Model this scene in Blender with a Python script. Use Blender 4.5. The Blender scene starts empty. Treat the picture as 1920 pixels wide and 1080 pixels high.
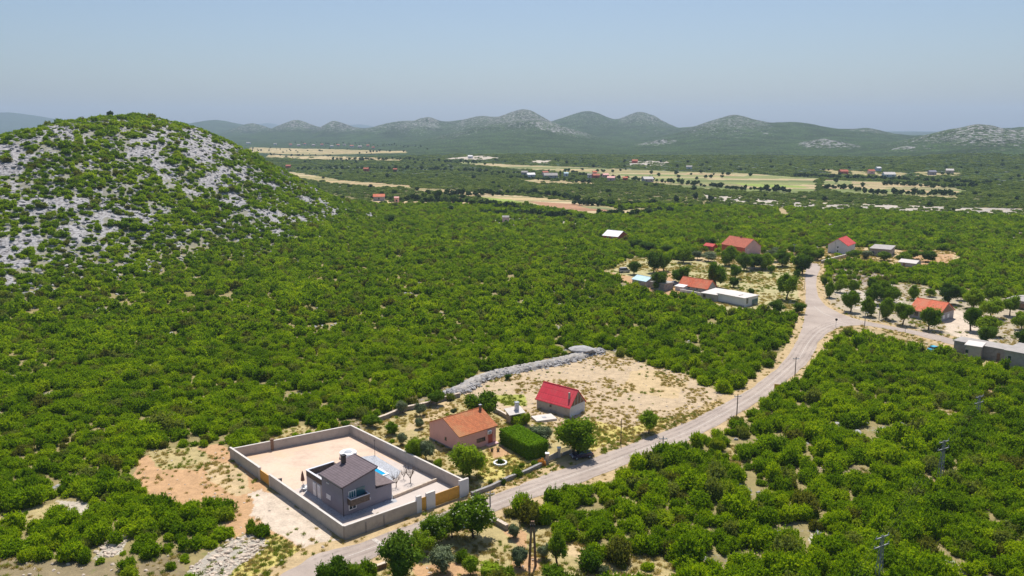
import bpy, math, random
import numpy as np
from mathutils import Vector, Matrix
R = math.radians
# ---------------------------------------------------------------- camera, sky, sun, exposure
F, HZ, H = 1500.0, 240.0, 60.0          # focal length in photo pixels, horizon row, camera height (m)
PIT = math.atan((540 - HZ) / F)
CP, SP = math.cos(PIT), math.sin(PIT)
sc = bpy.context.scene
cam = bpy.data.cameras.new('camera'); co = bpy.data.objects.new('camera', cam)
sc.collection.objects.link(co); sc.camera = co
cam.sensor_width = 36; cam.lens = F / 1920 * 36; cam.clip_start = 1; cam.clip_end = 60000
co.location = (0, 0, H); co.rotation_euler = (R(90) - PIT, 0, 0)
SUN_EL, SUN_AZ = 64.0, 6.0              # azimuth measured from +Y towards +X
w = bpy.data.worlds.new('World'); sc.world = w; w.use_nodes = True
nt = w.node_tree; bg = nt.nodes['Background']
sky = nt.nodes.new('ShaderNodeTexSky'); sky.sky_type = 'NISHITA'; sky.sun_disc = False
sky.sun_elevation = R(SUN_EL); sky.sun_rotation = R(SUN_AZ)
sky.altitude = 100; sky.air_density = 1.0; sky.dust_density = 1.5; sky.ozone_density = 4.0
nt.links.new(sky.outputs[0], bg.inputs[0]); bg.inputs[1].default_value = 0.076
sl = bpy.data.lights.new('sun', 'SUN'); sl.energy = 4.1; sl.angle = R(0.5); sl.color = (1.0, 0.955, 0.88)
so = bpy.data.objects.new('sun', sl); sc.collection.objects.link(so)
d = Vector((math.sin(R(SUN_AZ)) * math.cos(R(SUN_EL)), math.cos(R(SUN_AZ)) * math.cos(R(SUN_EL)), math.sin(R(SUN_EL))))
so.rotation_euler = d.to_track_quat('Z', 'Y').to_euler(); so.location = (0, 0, 300)
sc.view_settings.view_transform = 'Standard'; sc.view_settings.look = 'None'
sc.view_settings.exposure = 0.45; sc.view_settings.gamma = 1; sc.view_settings.use_curve_mapping = False
sc.cycles.max_bounces = 7; sc.cycles.diffuse_bounces = 4; sc.cycles.transmission_bounces = 3
sc.cycles.volume_bounces = 0; sc.cycles.caustics_reflective = False; sc.cycles.caustics_refractive = False
sc.cycles.use_denoising = True

rng = np.random.default_rng(7)
random.seed(7)
# ---------------------------------------------------------------- numeric helpers
def vnoise(x, y, seed=0):
    xi = np.floor(x).astype(np.int64); yi = np.floor(y).astype(np.int64)
    fx = x - xi; fy = y - yi; fx = fx * fx * (3 - 2 * fx); fy = fy * fy * (3 - 2 * fy)
    def h(a, b):
        n = (a * 374761393 + b * 668265263 + seed * 974634777) & 0xffffffff
        n = ((n ^ (n >> 13)) * 1274126177) & 0xffffffff
        return ((n ^ (n >> 16)) & 0xffff) / 65535.0
    return (h(xi, yi) * (1 - fx) + h(xi + 1, yi) * fx) * (1 - fy) + (h(xi, yi + 1) * (1 - fx) + h(xi + 1, yi + 1) * fx) * fy
def fbm(x, y, s, oct=4, seed=0):
    v = 0; a = .5; t = 0
    for k in range(oct):
        v = v + a * vnoise(x / s + 17.3 * k, y / s - 9.1 * k, seed + k); t += a; a *= .5; s /= 2.03
    return v / t
def sstep(a, b, x):
    t = np.clip((x - a) / (b - a), 0, 1); return t * t * (3 - 2 * t)

# hills: (px of the top, row of the top, distance, half width left/right px, depth front/back m, rockiness)
HILLS = [(8, 211, 9000, 190, 160, 1500, 1500, .0), (150, 232, 9500, 160, 160, 1200, 1500, .0), (395, 225, 6500, 110, 110, 900, 900, .1),
         (470, 233, 4600, 60, 60, 350, 600, .7), (556, 226, 4300, 75, 75, 420, 600, .9), (629, 227, 4000, 45, 62, 380, 600, 1.0), (500, 231, 13000, 70, 60, 900, 900, 0), (672, 233, 13000, 60, 60, 900, 900, 0),
         (745, 230, 3900, 100, 70, 500, 600, .7), (800, 222, 3800, 80, 45, 520, 600, 1.0), (905, 222, 3700, 90, 90, 650, 800, .8), (985, 205, 3600, 110, 85, 1000, 800, .95),
         (1100, 209, 4300, 110, 90, 900, 900, .45), (1195, 210, 4200, 70, 85, 800, 900, .75), (1020, 234, 2900, 120, 110, 420, 400, 1.0), (900, 246, 2900, 120, 110, 420, 400, .5),
         (1370, 219, 3200, 110, 110, 900, 900, .7), (1480, 232, 3100, 110, 140, 900, 900, .05), (1625, 243, 3000, 80, 80, 500, 500, .6), (1430, 250, 2500, 50, 60, 280, 280, 1.0),
         (1245, 262, 2300, 60, 55, 170, 260, 1.2), (1540, 259, 2050, 62, 70, 170, 300, 1.5), (1700, 276, 1750, 62, 70, 160, 260, 1.0),
         (1780, 248, 2050, 110, 100, 500, 600, .6), (1842, 234, 2000, 80, 120, 520, 600, 1.1), (1960, 238, 2000, 120, 200, 500, 600, .8), (1300, 285, 1900, 60, 60, 120, 200, .7), (2200, 225, 2300, 200, 300, 700, 600, .5),
         (1000, 238, 4200, 330, 330, 600, 700, .5), (700, 240, 4300, 260, 260, 500, 600, .35), (1330, 240, 3500, 300, 300, 600, 700, .3), (860, 229, 3900, 200, 220, 600, 700, .5), (1480, 240, 3000, 260, 260, 600, 700, .1), (1700, 247, 8500, 500, 500, 1200, 1500, .0), (2000, 236, 2700, 330, 400, 600, 700, .3), (1640, 268, 2250, 300, 400, 620, 600, .0), (1250, 275, 3000, 250, 300, 700, 600, .0), (700, 262, 3500, 300, 300, 500, 500, .1)]
HP = []
for (px, py, dd, wl, wr, df, db, rk) in HILLS:
    q = H - (py - 540) * 0
    v = py - 540
    q = dd * (v * CP + F * SP) / (F * CP - v * SP)     # H - z at ground distance dd
    zc = dd * CP + q * SP
    s = zc / F
    HP.append(((px - 960) * s, dd, H - q, wl * s, wr * s, df, db, rk))
def lefthill(x, y):
    dx = x + 243; dy = y - 520
    r = np.sqrt((np.where(dx > 0, dx / 133, dx / 150)) ** 2 + (np.where(dy < 0, dy / 268, dy / 145)) ** 2)
    wv = fbm(x, y, 60, 3, 5) - .5
    r = r * (1 + .12 * wv)
    s = np.interp(r, [0, .08, .18, .30, .42, .56, .68, .80, .92, 1.02, 1.14, 1.28, 1.4], [1, .982, .94, .87, .77, .62, .475, .335, .20, .105, .04, .008, 0])
    return 67.5 * s
def far_h(x, y):
    d_ = np.sqrt(x * x + y * y)
    acc = np.zeros_like(d_); rock = np.zeros_like(d_)
    wx = (fbm(x, y, 500, 3, 21) - .5) * 160; wy = (fbm(x, y, 500, 3, 22) - .5) * 160
    for (hx, hy, hh, wl, wr, df, db, rk) in HP:
        dx = x - hx; dy = y - hy
        # rotate into the view direction of the hill
        a = math.atan2(hx, hy); ca, sa = math.cos(a), math.sin(a)
        u = dx * ca - dy * sa + wx * .35; v2 = dx * sa + dy * ca + wy * .5
        r2 = (u / np.where(u > 0, wr, wl)) ** 2 + (v2 / np.where(v2 > 0, db, df)) ** 2
        rr_ = np.sqrt(r2 + .012); g = np.minimum(np.exp(-1.15 * rr_ ** 1.55) * 1.045, 1.02)
        hgt = hh * g
        rock = np.where(hgt > acc, np.maximum(rk * sstep(.12, .75, g), rock * .35), rock)
        acc = (acc ** 5 + hgt ** 5) ** .2
    n = (fbm(x, y, 180, 4, 31) - .5)
    acc = acc + n * np.clip(acc, 0, 60) * .30 + (fbm(x, y, 70, 3, 33) - .5) * np.clip(acc, 0, 50) * .16
    acc = acc + sstep(500, 900, d_) * (fbm(x, y, 260, 3, 41) - .5) * 5
    return acc, rock
def ht(x, y):
    x = np.asarray(x, float); y = np.asarray(y, float)
    d_ = np.sqrt(x * x + y * y)
    f_, rk = far_h(x, y)
    f_ = f_ * sstep(480, 900, d_)
    lh = lefthill(x, y)
    rough = (fbm(x, y, 14, 3, 77) - .5) * 3.2 * np.clip(lh / 20, 0, 1)
    return np.maximum(f_, lh + rough)
def W(px, py, z=None):
    """the point of the terrain seen at photo pixel px, py (several at once allowed)"""
    px = np.asarray(px, float); py = np.asarray(py, float)
    x = px - 960; v = py - 540
    dx, dy, dz = x, F * CP - v * SP, -(F * SP + v * CP)
    zz = np.zeros_like(dx)
    for _ in range(1 if z is not None else 9):
        t = ((z if z is not None else zz) - H) / dz
        X, Y = dx * t, dy * t
        if z is None: zz = .5 * zz + .5 * ht(X, Y)
    return X, Y
def zc_of(X, Y, Z=0): return Y * CP + (H - Z) * SP
def px_of(X, Y, Z=0):
    zc = zc_of(X, Y, Z); return 960 + F * X / zc, 540 + F * ((H - Z) * CP - Y * SP) / zc
def h_of(px, pyb, pyt):
    """height of a thing whose foot is at row pyb and top at row pyt"""
    X, Y = W(px, pyb, 0); v = pyt - 540
    return H - Y * (v * CP + F * SP) / (F * CP - v * SP)
def Wp(poly, z=None):
    a = np.array(poly, float); X, Y = W(a[:, 0], a[:, 1], z); return np.stack([X, Y], 1)
def inside(x, y, P):
    c = np.zeros(x.shape, bool); n = len(P); j = n - 1
    for i in range(n):
        xi, yi = P[i]; xj, yj = P[j]
        if yi != yj:
            c ^= ((yi > y) != (yj > y)) & (x < (xj - xi) * (y - yi) / (yj - yi) + xi)
        j = i
    return c
def segdist(x, y, P, closed=True):
    d2 = np.full(x.shape, 1e12); n = len(P)
    for i in range(n if closed else n - 1):
        a = P[i]; b = P[(i + 1) % n]; ab = b - a; L = ab @ ab + 1e-9
        t = np.clip(((x - a[0]) * ab[0] + (y - a[1]) * ab[1]) / L, 0, 1)
        d2 = np.minimum(d2, (x - a[0] - t * ab[0]) ** 2 + (y - a[1] - t * ab[1]) ** 2)
    return np.sqrt(d2)

# ---------------------------------------------------------------- node helpers
def mat(name):
    m = bpy.data.materials.new(name); m.use_nodes = True
    return m, m.node_tree, m.node_tree.nodes['Principled BSDF']
def N(t, kind, **kw):
    n = t.nodes.new('ShaderNode' + kind)
    for k, v in kw.items():
        if k in n.inputs: n.inputs[k].default_value = v
        else: setattr(n, k, v)
    return n
def ramp(t, src, stops):
    r = t.nodes.new('ShaderNodeValToRGB'); e = r.color_ramp.elements
    while len(e) < len(stops): e.new(.5)
    for el, (p, c) in zip(e, stops):
        el.position = p; el.color = (c if isinstance(c, tuple) else (c, c, c)) + (1,)
    t.links.new(src, r.inputs[0]); return r.outputs[0]
def mixc(t, f, a, b, mode='MIX'):
    m = t.nodes.new('ShaderNodeMix'); m.data_type = 'RGBA'; m.blend_type = mode
    for s, v in ((m.inputs[0], f), (m.inputs[6], a), (m.inputs[7], b)):
        if isinstance(v, (int, float)): s.default_value = v
        elif isinstance(v, tuple): s.default_value = v + (1,)
        else: t.links.new(v, s)
    return m.outputs[2]
def mth(t, op, a, b=None, clamp=False):
    m = t.nodes.new('ShaderNodeMath'); m.operation = op; m.use_clamp = clamp
    for s, v in zip(m.inputs, (a, b)):
        if v is None: continue
        if isinstance(v, (int, float)): s.default_value = v
        else: t.links.new(v, s)
    return m.outputs[0]
def noise(t, scale, detail=4, rough=.55, vec=None):
    n = N(t, 'TexNoise', Scale=scale, Detail=detail, Roughness=rough)
    if vec is None:
        g = t.nodes.get('POS') or t.nodes.new('ShaderNodeNewGeometry'); g.name = 'POS'; vec = g.outputs['Position']
    t.links.new(vec, n.inputs['Vector']); return n.outputs['Fac']
def simple(name, col, rough=.8, var=.12, scale=1.5, bump=0.0, spec=.3, metal=0.0, stain=None):
    m, t, p = mat(name)
    n1 = noise(t, scale, 5); n2 = noise(t, scale * 6, 3)
    f = mth(t, 'ADD', mth(t, 'MULTIPLY', n1, .7), mth(t, 'MULTIPLY', n2, .3))
    lo = tuple(c * (1 - var * 2) for c in col); hi = tuple(min(1, c * (1 + var * 1.2)) for c in col)
    c = ramp(t, f, [(.3, lo), (.5, col), (.7, hi)])
    if stain:
        c = mixc(t, mth(t, 'MULTIPLY', ramp(t, noise(t, scale * .5, 6, .7), [(.5, 0.), (.68, 1.)]), .6), c, stain)
    t.links.new(c, p.inputs['Base Color']); p.inputs['Roughness'].default_value = rough
    p.inputs['Specular IOR Level'].default_value = spec; p.inputs['Metallic'].default_value = metal
    if bump:
        b = N(t, 'Bump', Strength=bump, Distance=.05); t.links.new(n2, b.inputs['Height']); t.links.new(b.outputs[0], p.inputs['Normal'])
    return m
def tile_mat(name, col, axis, period=.34, var=.25, second=None, patch=None):
    """roof tiles: rows across `axis` of the object, bump plus uneven tile colour"""
    m, t, p = mat(name)
    tc = t.nodes.new('ShaderNodeTexCoord'); sx = t.nodes.new('ShaderNodeSeparateXYZ'); t.links.new(tc.outputs['Object'], sx.inputs[0])
    def saw(o, per): return mth(t, 'FRACT', mth(t, 'DIVIDE', o, per))
    a, b = (sx.outputs['Y'], sx.outputs['X']) if axis == 'x' else (sx.outputs['X'], sx.outputs['Y'])
    s1 = saw(a, period); s2 = saw(b, period * .72)
    cell = t.nodes.new('ShaderNodeCombineXYZ')
    t.links.new(mth(t, 'FLOOR', mth(t, 'DIVIDE', a, period)), cell.inputs[0]); t.links.new(mth(t, 'FLOOR', mth(t, 'DIVIDE', b, period * .72)), cell.inputs[1])
    wn = N(t, 'TexWhiteNoise'); t.links.new(cell.outputs[0], wn.inputs['Vector'])
    c = ramp(t, wn.outputs['Value'], [(0., tuple(x * (1 - var) for x in col)), (1., tuple(x * (1 + var) for x in col))])
    c = mixc(t, mth(t, 'MULTIPLY', ramp(t, s1, [(0., 1.), (.2, 0.)]), .7), c, tuple(x * .45 for x in col))
    if patch:
        c = mixc(t, ramp(t, noise(t, .35, 5, .65), [(.45, 0.), (.62, .8)]), c, patch)
    t.links.new(c, p.inputs['Base Color']); p.inputs['Roughness'].default_value = .75; p.inputs['Specular IOR Level'].default_value = .25
    hh = mth(t, 'ADD', s1, mth(t, 'MULTIPLY', mth(t, 'SINE', mth(t, 'MULTIPLY', s2, 6.283)), .4))
    bn = N(t, 'Bump', Strength=.7, Distance=.05); t.links.new(hh, bn.inputs['Height']); t.links.new(bn.outputs[0], p.inputs['Normal'])
    return m
def foliage_mat(name, dark, mid, light, trans=.3, big=18.0, odd=None):
    m, t, p = mat(name)
    gi = t.nodes.new('ShaderNodeNewGeometry'); gi.name = 'POS'; oi = t.nodes.new('ShaderNodeObjectInfo')
    leaf = gi.outputs['Random Per Island']
    f = mth(t, 'ADD', mth(t, 'MULTIPLY', leaf, .38), mth(t, 'MULTIPLY', oi.outputs['Random'], .52))
    f = mth(t, 'ADD', f, mth(t, 'MULTIPLY', noise(t, 1 / big, 3), .9)); f = mth(t, 'SUBTRACT', f, .40)
    c = ramp(t, f, [(.18, dark), (.5, mid), (.85, light)])
    if odd:
        o = ramp(t, oi.outputs['Random'], [(.955, 0.), (.965, .75)])
        c = mixc(t, ramp(t, oi.outputs['Random'], [(.86, 0.), (.87, .75), (.95, .75), (.955, 0.)]), c, (.17, .20, .065)); c = mixc(t, o, c, odd)
    t.links.new(c, p.inputs['Base Color']); p.inputs['Roughness'].default_value = .8; p.inputs['Specular IOR Level'].default_value = .05
    tr = t.nodes.new('ShaderNodeBsdfTranslucent'); t.links.new(mixc(t, 1., c, (1.25, 1.15, .35), 'MULTIPLY'), tr.inputs[0])
    mx = t.nodes.new('ShaderNodeMixShader'); mx.inputs[0].default_value = trans
    t.links.new(p.outputs[0], mx.inputs[1]); t.links.new(tr.outputs[0], mx.inputs[2])
    t.links.new(mx.outputs[0], t.nodes['Material Output'].inputs[0])
    return m
M = {}
M['scrub'] = foliage_mat('scrub_leaves', (.100, .195, .003), (.225, .36, .004), (.38, .49, .008), .50, 22, (.10, .085, .04))
M['scrubfar'] = foliage_mat('far_scrub_leaves', (.075, .130, .024), (.145, .21, .045), (.22, .28, .07), .40, 60)
M['leaf'] = foliage_mat('tree_leaves', (.075, .155, .008), (.155, .255, .010), (.25, .36, .018), .42, 10)
M['leafdark'] = foliage_mat('dark_tree_leaves', (.050, .105, .012), (.090, .165, .014), (.14, .23, .02), .38, 10)
M['leaflight'] = foliage_mat('light_tree_leaves', (.10, .18, .008), (.18, .28, .012), (.28, .38, .02), .40, 10)
M['olive'] = foliage_mat('olive_leaves', (.09, .125, .06), (.15, .19, .10), (.22, .26, .15), .2, 10)
M['pine'] = foliage_mat('far_tree_leaves', (.030, .062, .016), (.050, .095, .022), (.08, .13, .025), .2, 60)
M['flower'] = foliage_mat('orange_flowers', (.45, .16, .03), (.6, .26, .05), (.7, .4, .1), .2, 3)
M['bloom'] = foliage_mat('pale_tree_tips', (.25, .32, .14), (.42, .46, .28), (.6, .62, .45), .2, 3)
M['bark'] = simple('bark', (.13, .09, .06), .9, .25, 3, .4)
M['barkpale'] = simple('pale_bark', (.42, .38, .33), .9, .2, 3, .3)
M['bankrock'] = simple('heaped_stone', (.37, .34, .31), .9, .2, .8, .8, .2)
M['rock'] = simple('limestone', (.38, .365, .36), .9, .22, .8, .8, .2)
M['rubble'] = simple('rubble_stone', (.58, .48, .385), .9, .22, 2.5, .8, .2)
M['straw'] = foliage_mat('dry_grass_blades', (.30, .25, .09), (.45, .37, .16), (.58, .50, .26), .3, 6)
M['weeds'] = foliage_mat('green_weeds', (.14, .19, .02), (.22, .28, .03), (.34, .38, .07), .3, 6)
M['concrete'] = simple('wall_concrete', (.44, .40, .36), .9, .12, .9, .3, .2, stain=(.33, .29, .26))
M['conc_light'] = simple('coping_concrete', (.60, .55, .50), .85, .08, .8)
M['paving'] = simple('yard_concrete', (.54, .465, .415), .85, .06, .35, .1, .3, stain=(.46, .39, .34))
M['gravel'] = simple('grey_gravel', (.40, .41, .44), .9, .3, 4, .5)
M['yard'] = simple('yard_earth', (.62, .465, .355), .95, .12, .22, .3, stain=(.56, .35, .19))
M['ochre'] = simple('ochre_gate_paint', (.66, .36, .07), .6, .08, 2)
M['greywall'] = simple('grey_render', (.245, .240, .285), .9, .05, .7, .1)
M['lightgrey'] = simple('light_grey_render', (.40, .37, .385), .9, .05, .7, .1)
M['white'] = simple('white_paint', (.80, .80, .80), .6, .03, 1)
M['whitewall'] = simple('white_render', (.66, .66, .70), .85, .05, .6)
M['pink'] = simple('pink_render', (.88, .47, .42), .9, .06, .5, .1, stain=(.70, .43, .40))
M['pinkpale'] = simple('pale_pink_render', (.66, .44, .44), .9, .06, .5)
M['redwall'] = simple('red_render', (.55, .13, .08), .9, .10, .5)
M['block'] = simple('bare_concrete_block', (.40, .365, .325), .95, .12, 1.2, .4, stain=(.38, .34, .30))
M['darkblock'] = simple('weathered_block', (.30, .28, .27), .95, .2, 1.2, .4)
M['brown'] = simple('brown_stone_cladding', (.13, .10, .08), .9, .3, 4, .3)
M['rust'] = simple('brown_timber', (.24, .15, .10), .9, .25, 3)
M['glass'] = simple('window_glass', (.03, .05, .06), .08, .1, 1, 0, .6)
M['teal'] = simple('balcony_glass', (.05, .16, .19), .1, .1, 1, 0, .6)
M['black'] = simple('black_metal', (.03, .03, .035), .5, .1, 1)
M['steel'] = simple('grey_metal', (.38, .40, .43), .5, .1, 2)
M['wood'] = simple('pole_wood', (.17, .12, .085), .9, .2, 3)
M['greypole'] = simple('concrete_pole', (.30, .30, .31), .9, .15, 2)
M['tile_dark'] = tile_mat('dark_roof_tile', (.15, .115, .125), 'x', .62, .10)
M['tile_dark_x'] = tile_mat('dark_roof_tile_low', (.17, .13, .13), 'x', .45, .12)
M['tile_org_x'] = tile_mat('orange_clay_tile_old', (.47, .145, .055), 'x', .42, .16, patch=(.45, .21, .09))
M['tile_red_y'] = tile_mat('crimson_roof_sheet', (.76, .06, .085), 'y', .9, .06, patch=(.66, .10, .11))
M['tile_o_y'] = tile_mat('orange_clay_tile', (.66, .15, .07), 'y', .5, .14, patch=(.60, .22, .12))
M['tile_o2_y'] = tile_mat('faded_orange_tile', (.48, .13, .075), 'y', .5, .15)
M['tile_r_x'] = tile_mat('red_roof_tile', (.60, .08, .07), 'x', .5, .12)
M['roofpale'] = simple('pale_flat_roof', (.62, .57, .53), .8, .06, .3, stain=(.60, .52, .46))
M['roofgrey'] = simple('grey_flat_roof', (.37, .34, .315), .9, .12, .6, .2, stain=(.40, .36, .33))
M['roofblue'] = simple('light_blue_roof_sheet', (.45, .62, .70), .6, .08, .6)
M['roofwhite'] = simple('white_roof_sheet', (.78, .74, .74), .6, .05, .6)
M['water'] = simple('pool_water', (.0, .34, .62), .1, .06, .5, 0, .5)
M['blueveh'] = simple('turquoise_paint', (.06, .42, .60), .3, .03, 1, 0, .6)
M['carblack'] = simple('dark_purple_car_paint', (.045, .03, .06), .25, .03, 1, 0, .7)
M['carwhite'] = simple('pale_blue_car_paint', (.50, .60, .74), .3, .03, 1, 0, .6)
M['cargrey'] = simple('grey_car_paint', (.33, .33, .38), .35, .03, 1, 0, .6)
M['tyre'] = simple('tyre_rubber', (.02, .02, .02), .8, .1, 3)
M['redlamp'] = simple('red_lamp_glass', (.4, .02, .02), .3, .05, 3)
M['yellow'] = simple('yellow_sign_face', (.66, .40, .04), .5, .05, 3)
M['parasol'] = simple('brown_parasol_cloth', (.20, .10, .07), .9, .1, 3)
M['paint'] = simple('worn_road_paint', (.50, .44, .385), .8, .25, 3)
# road surface
m, t, p = mat('old_asphalt'); M['road'] = m
f1 = noise(t, .12, 5, .6); f2 = noise(t, 1.6, 5, .7); f3 = noise(t, 14, 2, .6)
c = ramp(t, f1, [(.30, (.32, .255, .215)), (.5, (.40, .325, .275)), (.70, (.46, .38, .32))])
c = mixc(t, ramp(t, f2, [(.45, 0.), (.75, .5)]), c, (.26, .225, .20)); c = mixc(t, ramp(t, f3, [(.4, .0), (.8, .35)]), c, (.47, .41, .36))
t.links.new(c, p.inputs['Base Color']); p.inputs['Roughness'].default_value = .9; p.inputs['Specular IOR Level'].default_value = .2
# terrain: base albedo comes from the zone colour of the ground, broken up by noise, stones and low plants
def ground_mat(name):
    m, t, p = mat(name)
    at = N(t, 'Attribute', attribute_name='zone'); ex = N(t, 'Attribute', attribute_name='mixw')
    se = t.nodes.new('ShaderNodeSeparateColor'); t.links.new(ex.outputs['Color'], se.inputs[0])
    stone, veg, far = se.outputs[0], se.outputs[1], se.outputs[2]
    big, mid_, fine = noise(t, .05, 4), noise(t, .5, 5, .65), noise(t, 3.0, 4, .7)
    c = mixc(t, 1., at.outputs['Color'], ramp(t, mth(t, 'ADD', mth(t, 'MULTIPLY', mid_, .55), mth(t, 'MULTIPLY', fine, .45)), [(.34, .70), (.5, 1.0), (.66, 1.28)]), 'MULTIPLY')
    # low green plants
    vf = mth(t, 'GREATER_THAN', mth(t, 'ADD', mth(t, 'MULTIPLY', noise(t, .35, 5, .7), .6), mth(t, 'MULTIPLY', fine, .4)), mth(t, 'SUBTRACT', .72, mth(t, 'MULTIPLY', veg, .32)))
    c = mixc(t, mth(t, 'MULTIPLY', vf, .8), c, mixc(t, mid_, (.13, .15, .045), (.27, .26, .09)))
    # far scrub seen as speckle: crowns from a cell pattern
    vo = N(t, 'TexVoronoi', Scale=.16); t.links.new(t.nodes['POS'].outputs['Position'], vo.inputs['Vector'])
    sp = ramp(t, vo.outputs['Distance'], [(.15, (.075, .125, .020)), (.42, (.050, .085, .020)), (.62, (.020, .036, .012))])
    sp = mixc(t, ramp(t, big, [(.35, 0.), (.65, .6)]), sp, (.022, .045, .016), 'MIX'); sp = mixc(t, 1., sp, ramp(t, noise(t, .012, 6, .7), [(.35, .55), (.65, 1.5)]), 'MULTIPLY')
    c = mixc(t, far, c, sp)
    # stones
    vs = N(t, 'TexVoronoi', Scale=.9); t.links.new(t.nodes['POS'].outputs['Position'], vs.inputs['Vector'])
    rockc = ramp(t, mth(t, 'ADD', mth(t, 'MULTIPLY', vs.outputs['Distance'], .6), mth(t, 'MULTIPLY', fine, .4)), [(.25, (.45, .435, .435)), (.5, (.34, .325, .325)), (.72, (.15, .14, .14))])
    n2 = mth(t, 'ADD', mth(t, 'MULTIPLY', noise(t, .09, 6, .75), .65), mth(t, 'MULTIPLY', fine, .35)); n2 = mth(t, 'ADD', mth(t, 'MULTIPLY', n2, mth(t, 'SUBTRACT', 1., far)), mth(t, 'MULTIPLY', noise(t, .085, 4, .72), far))
    sf = mth(t, 'SUBTRACT', n2, mth(t, 'SUBTRACT', .76, mth(t, 'MULTIPLY', stone, .42))); sf = mth(t, 'MULTIPLY', sf, 22.0, True)
    rockc = mixc(t, mth(t, 'MULTIPLY', far, .15), rockc, (.14, .15, .15)); c = mixc(t, sf, c, rockc)
    t.links.new(c, p.inputs['Base Color']); p.inputs['Roughness'].default_value = .95; p.inputs['Specular IOR Level'].default_value = .1
    b = N(t, 'Bump', Strength=.6, Distance=.35); t.links.new(mth(t, 'ADD', mid_, mth(t, 'MULTIPLY', fine, .3)), b.inputs['Height'])
    b2 = N(t, 'Bump', Distance=3.0, invert=True); t.links.new(vo.outputs['Distance'], b2.inputs['Height']); t.links.new(mth(t, 'MULTIPLY', far, .9), b2.inputs['Strength'])
    t.links.new(b.outputs[0], b2.inputs['Normal']); t.links.new(b2.outputs[0], p.inputs['Normal'])
    return m
M['ground'] = ground_mat('terrain')

# ---------------------------------------------------------------- mesh helpers
COL = sc.collection
def from_np(name, V, Fc, mats, mi=None, smooth=False):
    me = bpy.data.meshes.new(name); V = np.asarray(V, np.float32); k = Fc.shape[1]
    me.vertices.add(len(V)); me.vertices.foreach_set('co', V.ravel())
    me.loops.add(Fc.size); me.loops.foreach_set('vertex_index', Fc.astype(np.int32).ravel())
    me.polygons.add(len(Fc)); me.polygons.foreach_set('loop_start', np.arange(0, Fc.size, k, dtype=np.int32))
    if mi is not None: me.polygons.foreach_set('material_index', mi.astype(np.int32))
    if smooth: me.polygons.foreach_set('use_smooth', np.ones(len(Fc), bool))
    for x in mats: me.materials.append(x)
    me.update(calc_edges=True); return me
class MB:
    def __init__(s): s.v = []; s.f = []
    def poly(s, pts):
        n = len(s.v); s.v += [tuple(p) for p in pts]; s.f.append(tuple(range(n, n + len(pts)))); return s
    def box(s, x0, x1, y0, y1, z0, z1):
        n = len(s.v); s.v += [(x, y, z) for z in (z0, z1) for (x, y) in ((x0, y0), (x1, y0), (x1, y1), (x0, y1))]
        s.f += [tuple(n + i for i in q) for q in ((3, 2, 1, 0), (4, 5, 6, 7), (0, 1, 5, 4), (1, 2, 6, 5), (2, 3, 7, 6), (3, 0, 4, 7))]; return s
    def prism(s, base, h0, h1=None):
        """vertical prism over a base polygon (list of xy) from z h0 to h1 (h1 may be a list)"""
        k = len(base); n = len(s.v); h1s = h1 if isinstance(h1, (list, tuple)) else [h1] * k
        s.v += [(b[0], b[1], h0) for b in base] + [(b[0], b[1], hh) for b, hh in zip(base, h1s)]
        s.f.append(tuple(n + i for i in range(k))[::-1]); s.f.append(tuple(n + k + i for i in range(k)))
        s.f += [(n + i, n + (i + 1) % k, n + k + (i + 1) % k, n + k + i) for i in range(k)]; return s
    def slab(s, quad, th):
        """sheet through 4 points with thickness th downwards"""
        n = len(s.v); s.v += [tuple(q) for q in quad] + [(q[0], q[1], q[2] - th) for q in quad]
        s.f += [tuple(n + i for i in q) for q in ((0, 1, 2, 3), (7, 6, 5, 4), (0, 4, 5, 1), (1, 5, 6, 2), (2, 6, 7, 3), (3, 7, 4, 0))]; return s
    def tube(s, pts, rad, k=7, cap=True):
        pts = [Vector(p) for p in pts]; n0 = len(s.v)
        for i, p in enumerate(pts):
            dr = (pts[min(i + 1, len(pts) - 1)] - pts[max(i - 1, 0)]).normalized()
            a = dr.orthogonal().normalized() if abs(dr.z) < .9 else Vector((1, 0, 0)).cross(dr).normalized(); b = dr.cross(a)
            for j in range(k):
                an = 6.28318 * j / k; s.v.append(tuple(p + (a * math.cos(an) + b * math.sin(an)) * rad[i]))
        for i in range(len(pts) - 1):
            for j in range(k):
                s.f.append((n0 + i * k + j, n0 + i * k + (j + 1) % k, n0 + (i + 1) * k + (j + 1) % k, n0 + (i + 1) * k + j))
        if cap: s.f.append(tuple(n0 + j for j in range(k))[::-1]); s.f.append(tuple(n0 + (len(pts) - 1) * k + j for j in range(k)))
        return s
    def mesh(s, name, m):
        me = bpy.data.meshes.new(name); me.from_pydata(s.v, [], s.f); me.materials.append(m); me.validate(); me.update(); return me
    def build(s, name, m, parent=None, bevel=0):
        o = bpy.data.objects.new(name, s.mesh(name, m)); COL.objects.link(o)
        if parent: o.parent = parent
        if bevel:
            b = o.modifiers.new('bevel', 'BEVEL'); b.width = bevel; b.segments = 2
        return o
def tag(o, label=None, cat=None, group=None, kind=None):
    for k, v in (('label', label), ('category', cat), ('group', group), ('kind', kind)):
        if v: o[k] = v
    return o
def thing(name, label, cat, loc=(0, 0, 0), rz=0, group=None):
    o = bpy.data.objects.new(name, None); COL.objects.link(o); o.location = loc; o.rotation_euler = (0, 0, rz); o.empty_display_size = .5
    return tag(o, label, cat, group)
def child(name, me, parent, loc=None):
    o = bpy.data.objects.new(name, me); COL.objects.link(o); o.parent = parent
    if loc: o.location = loc
    return o

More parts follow.
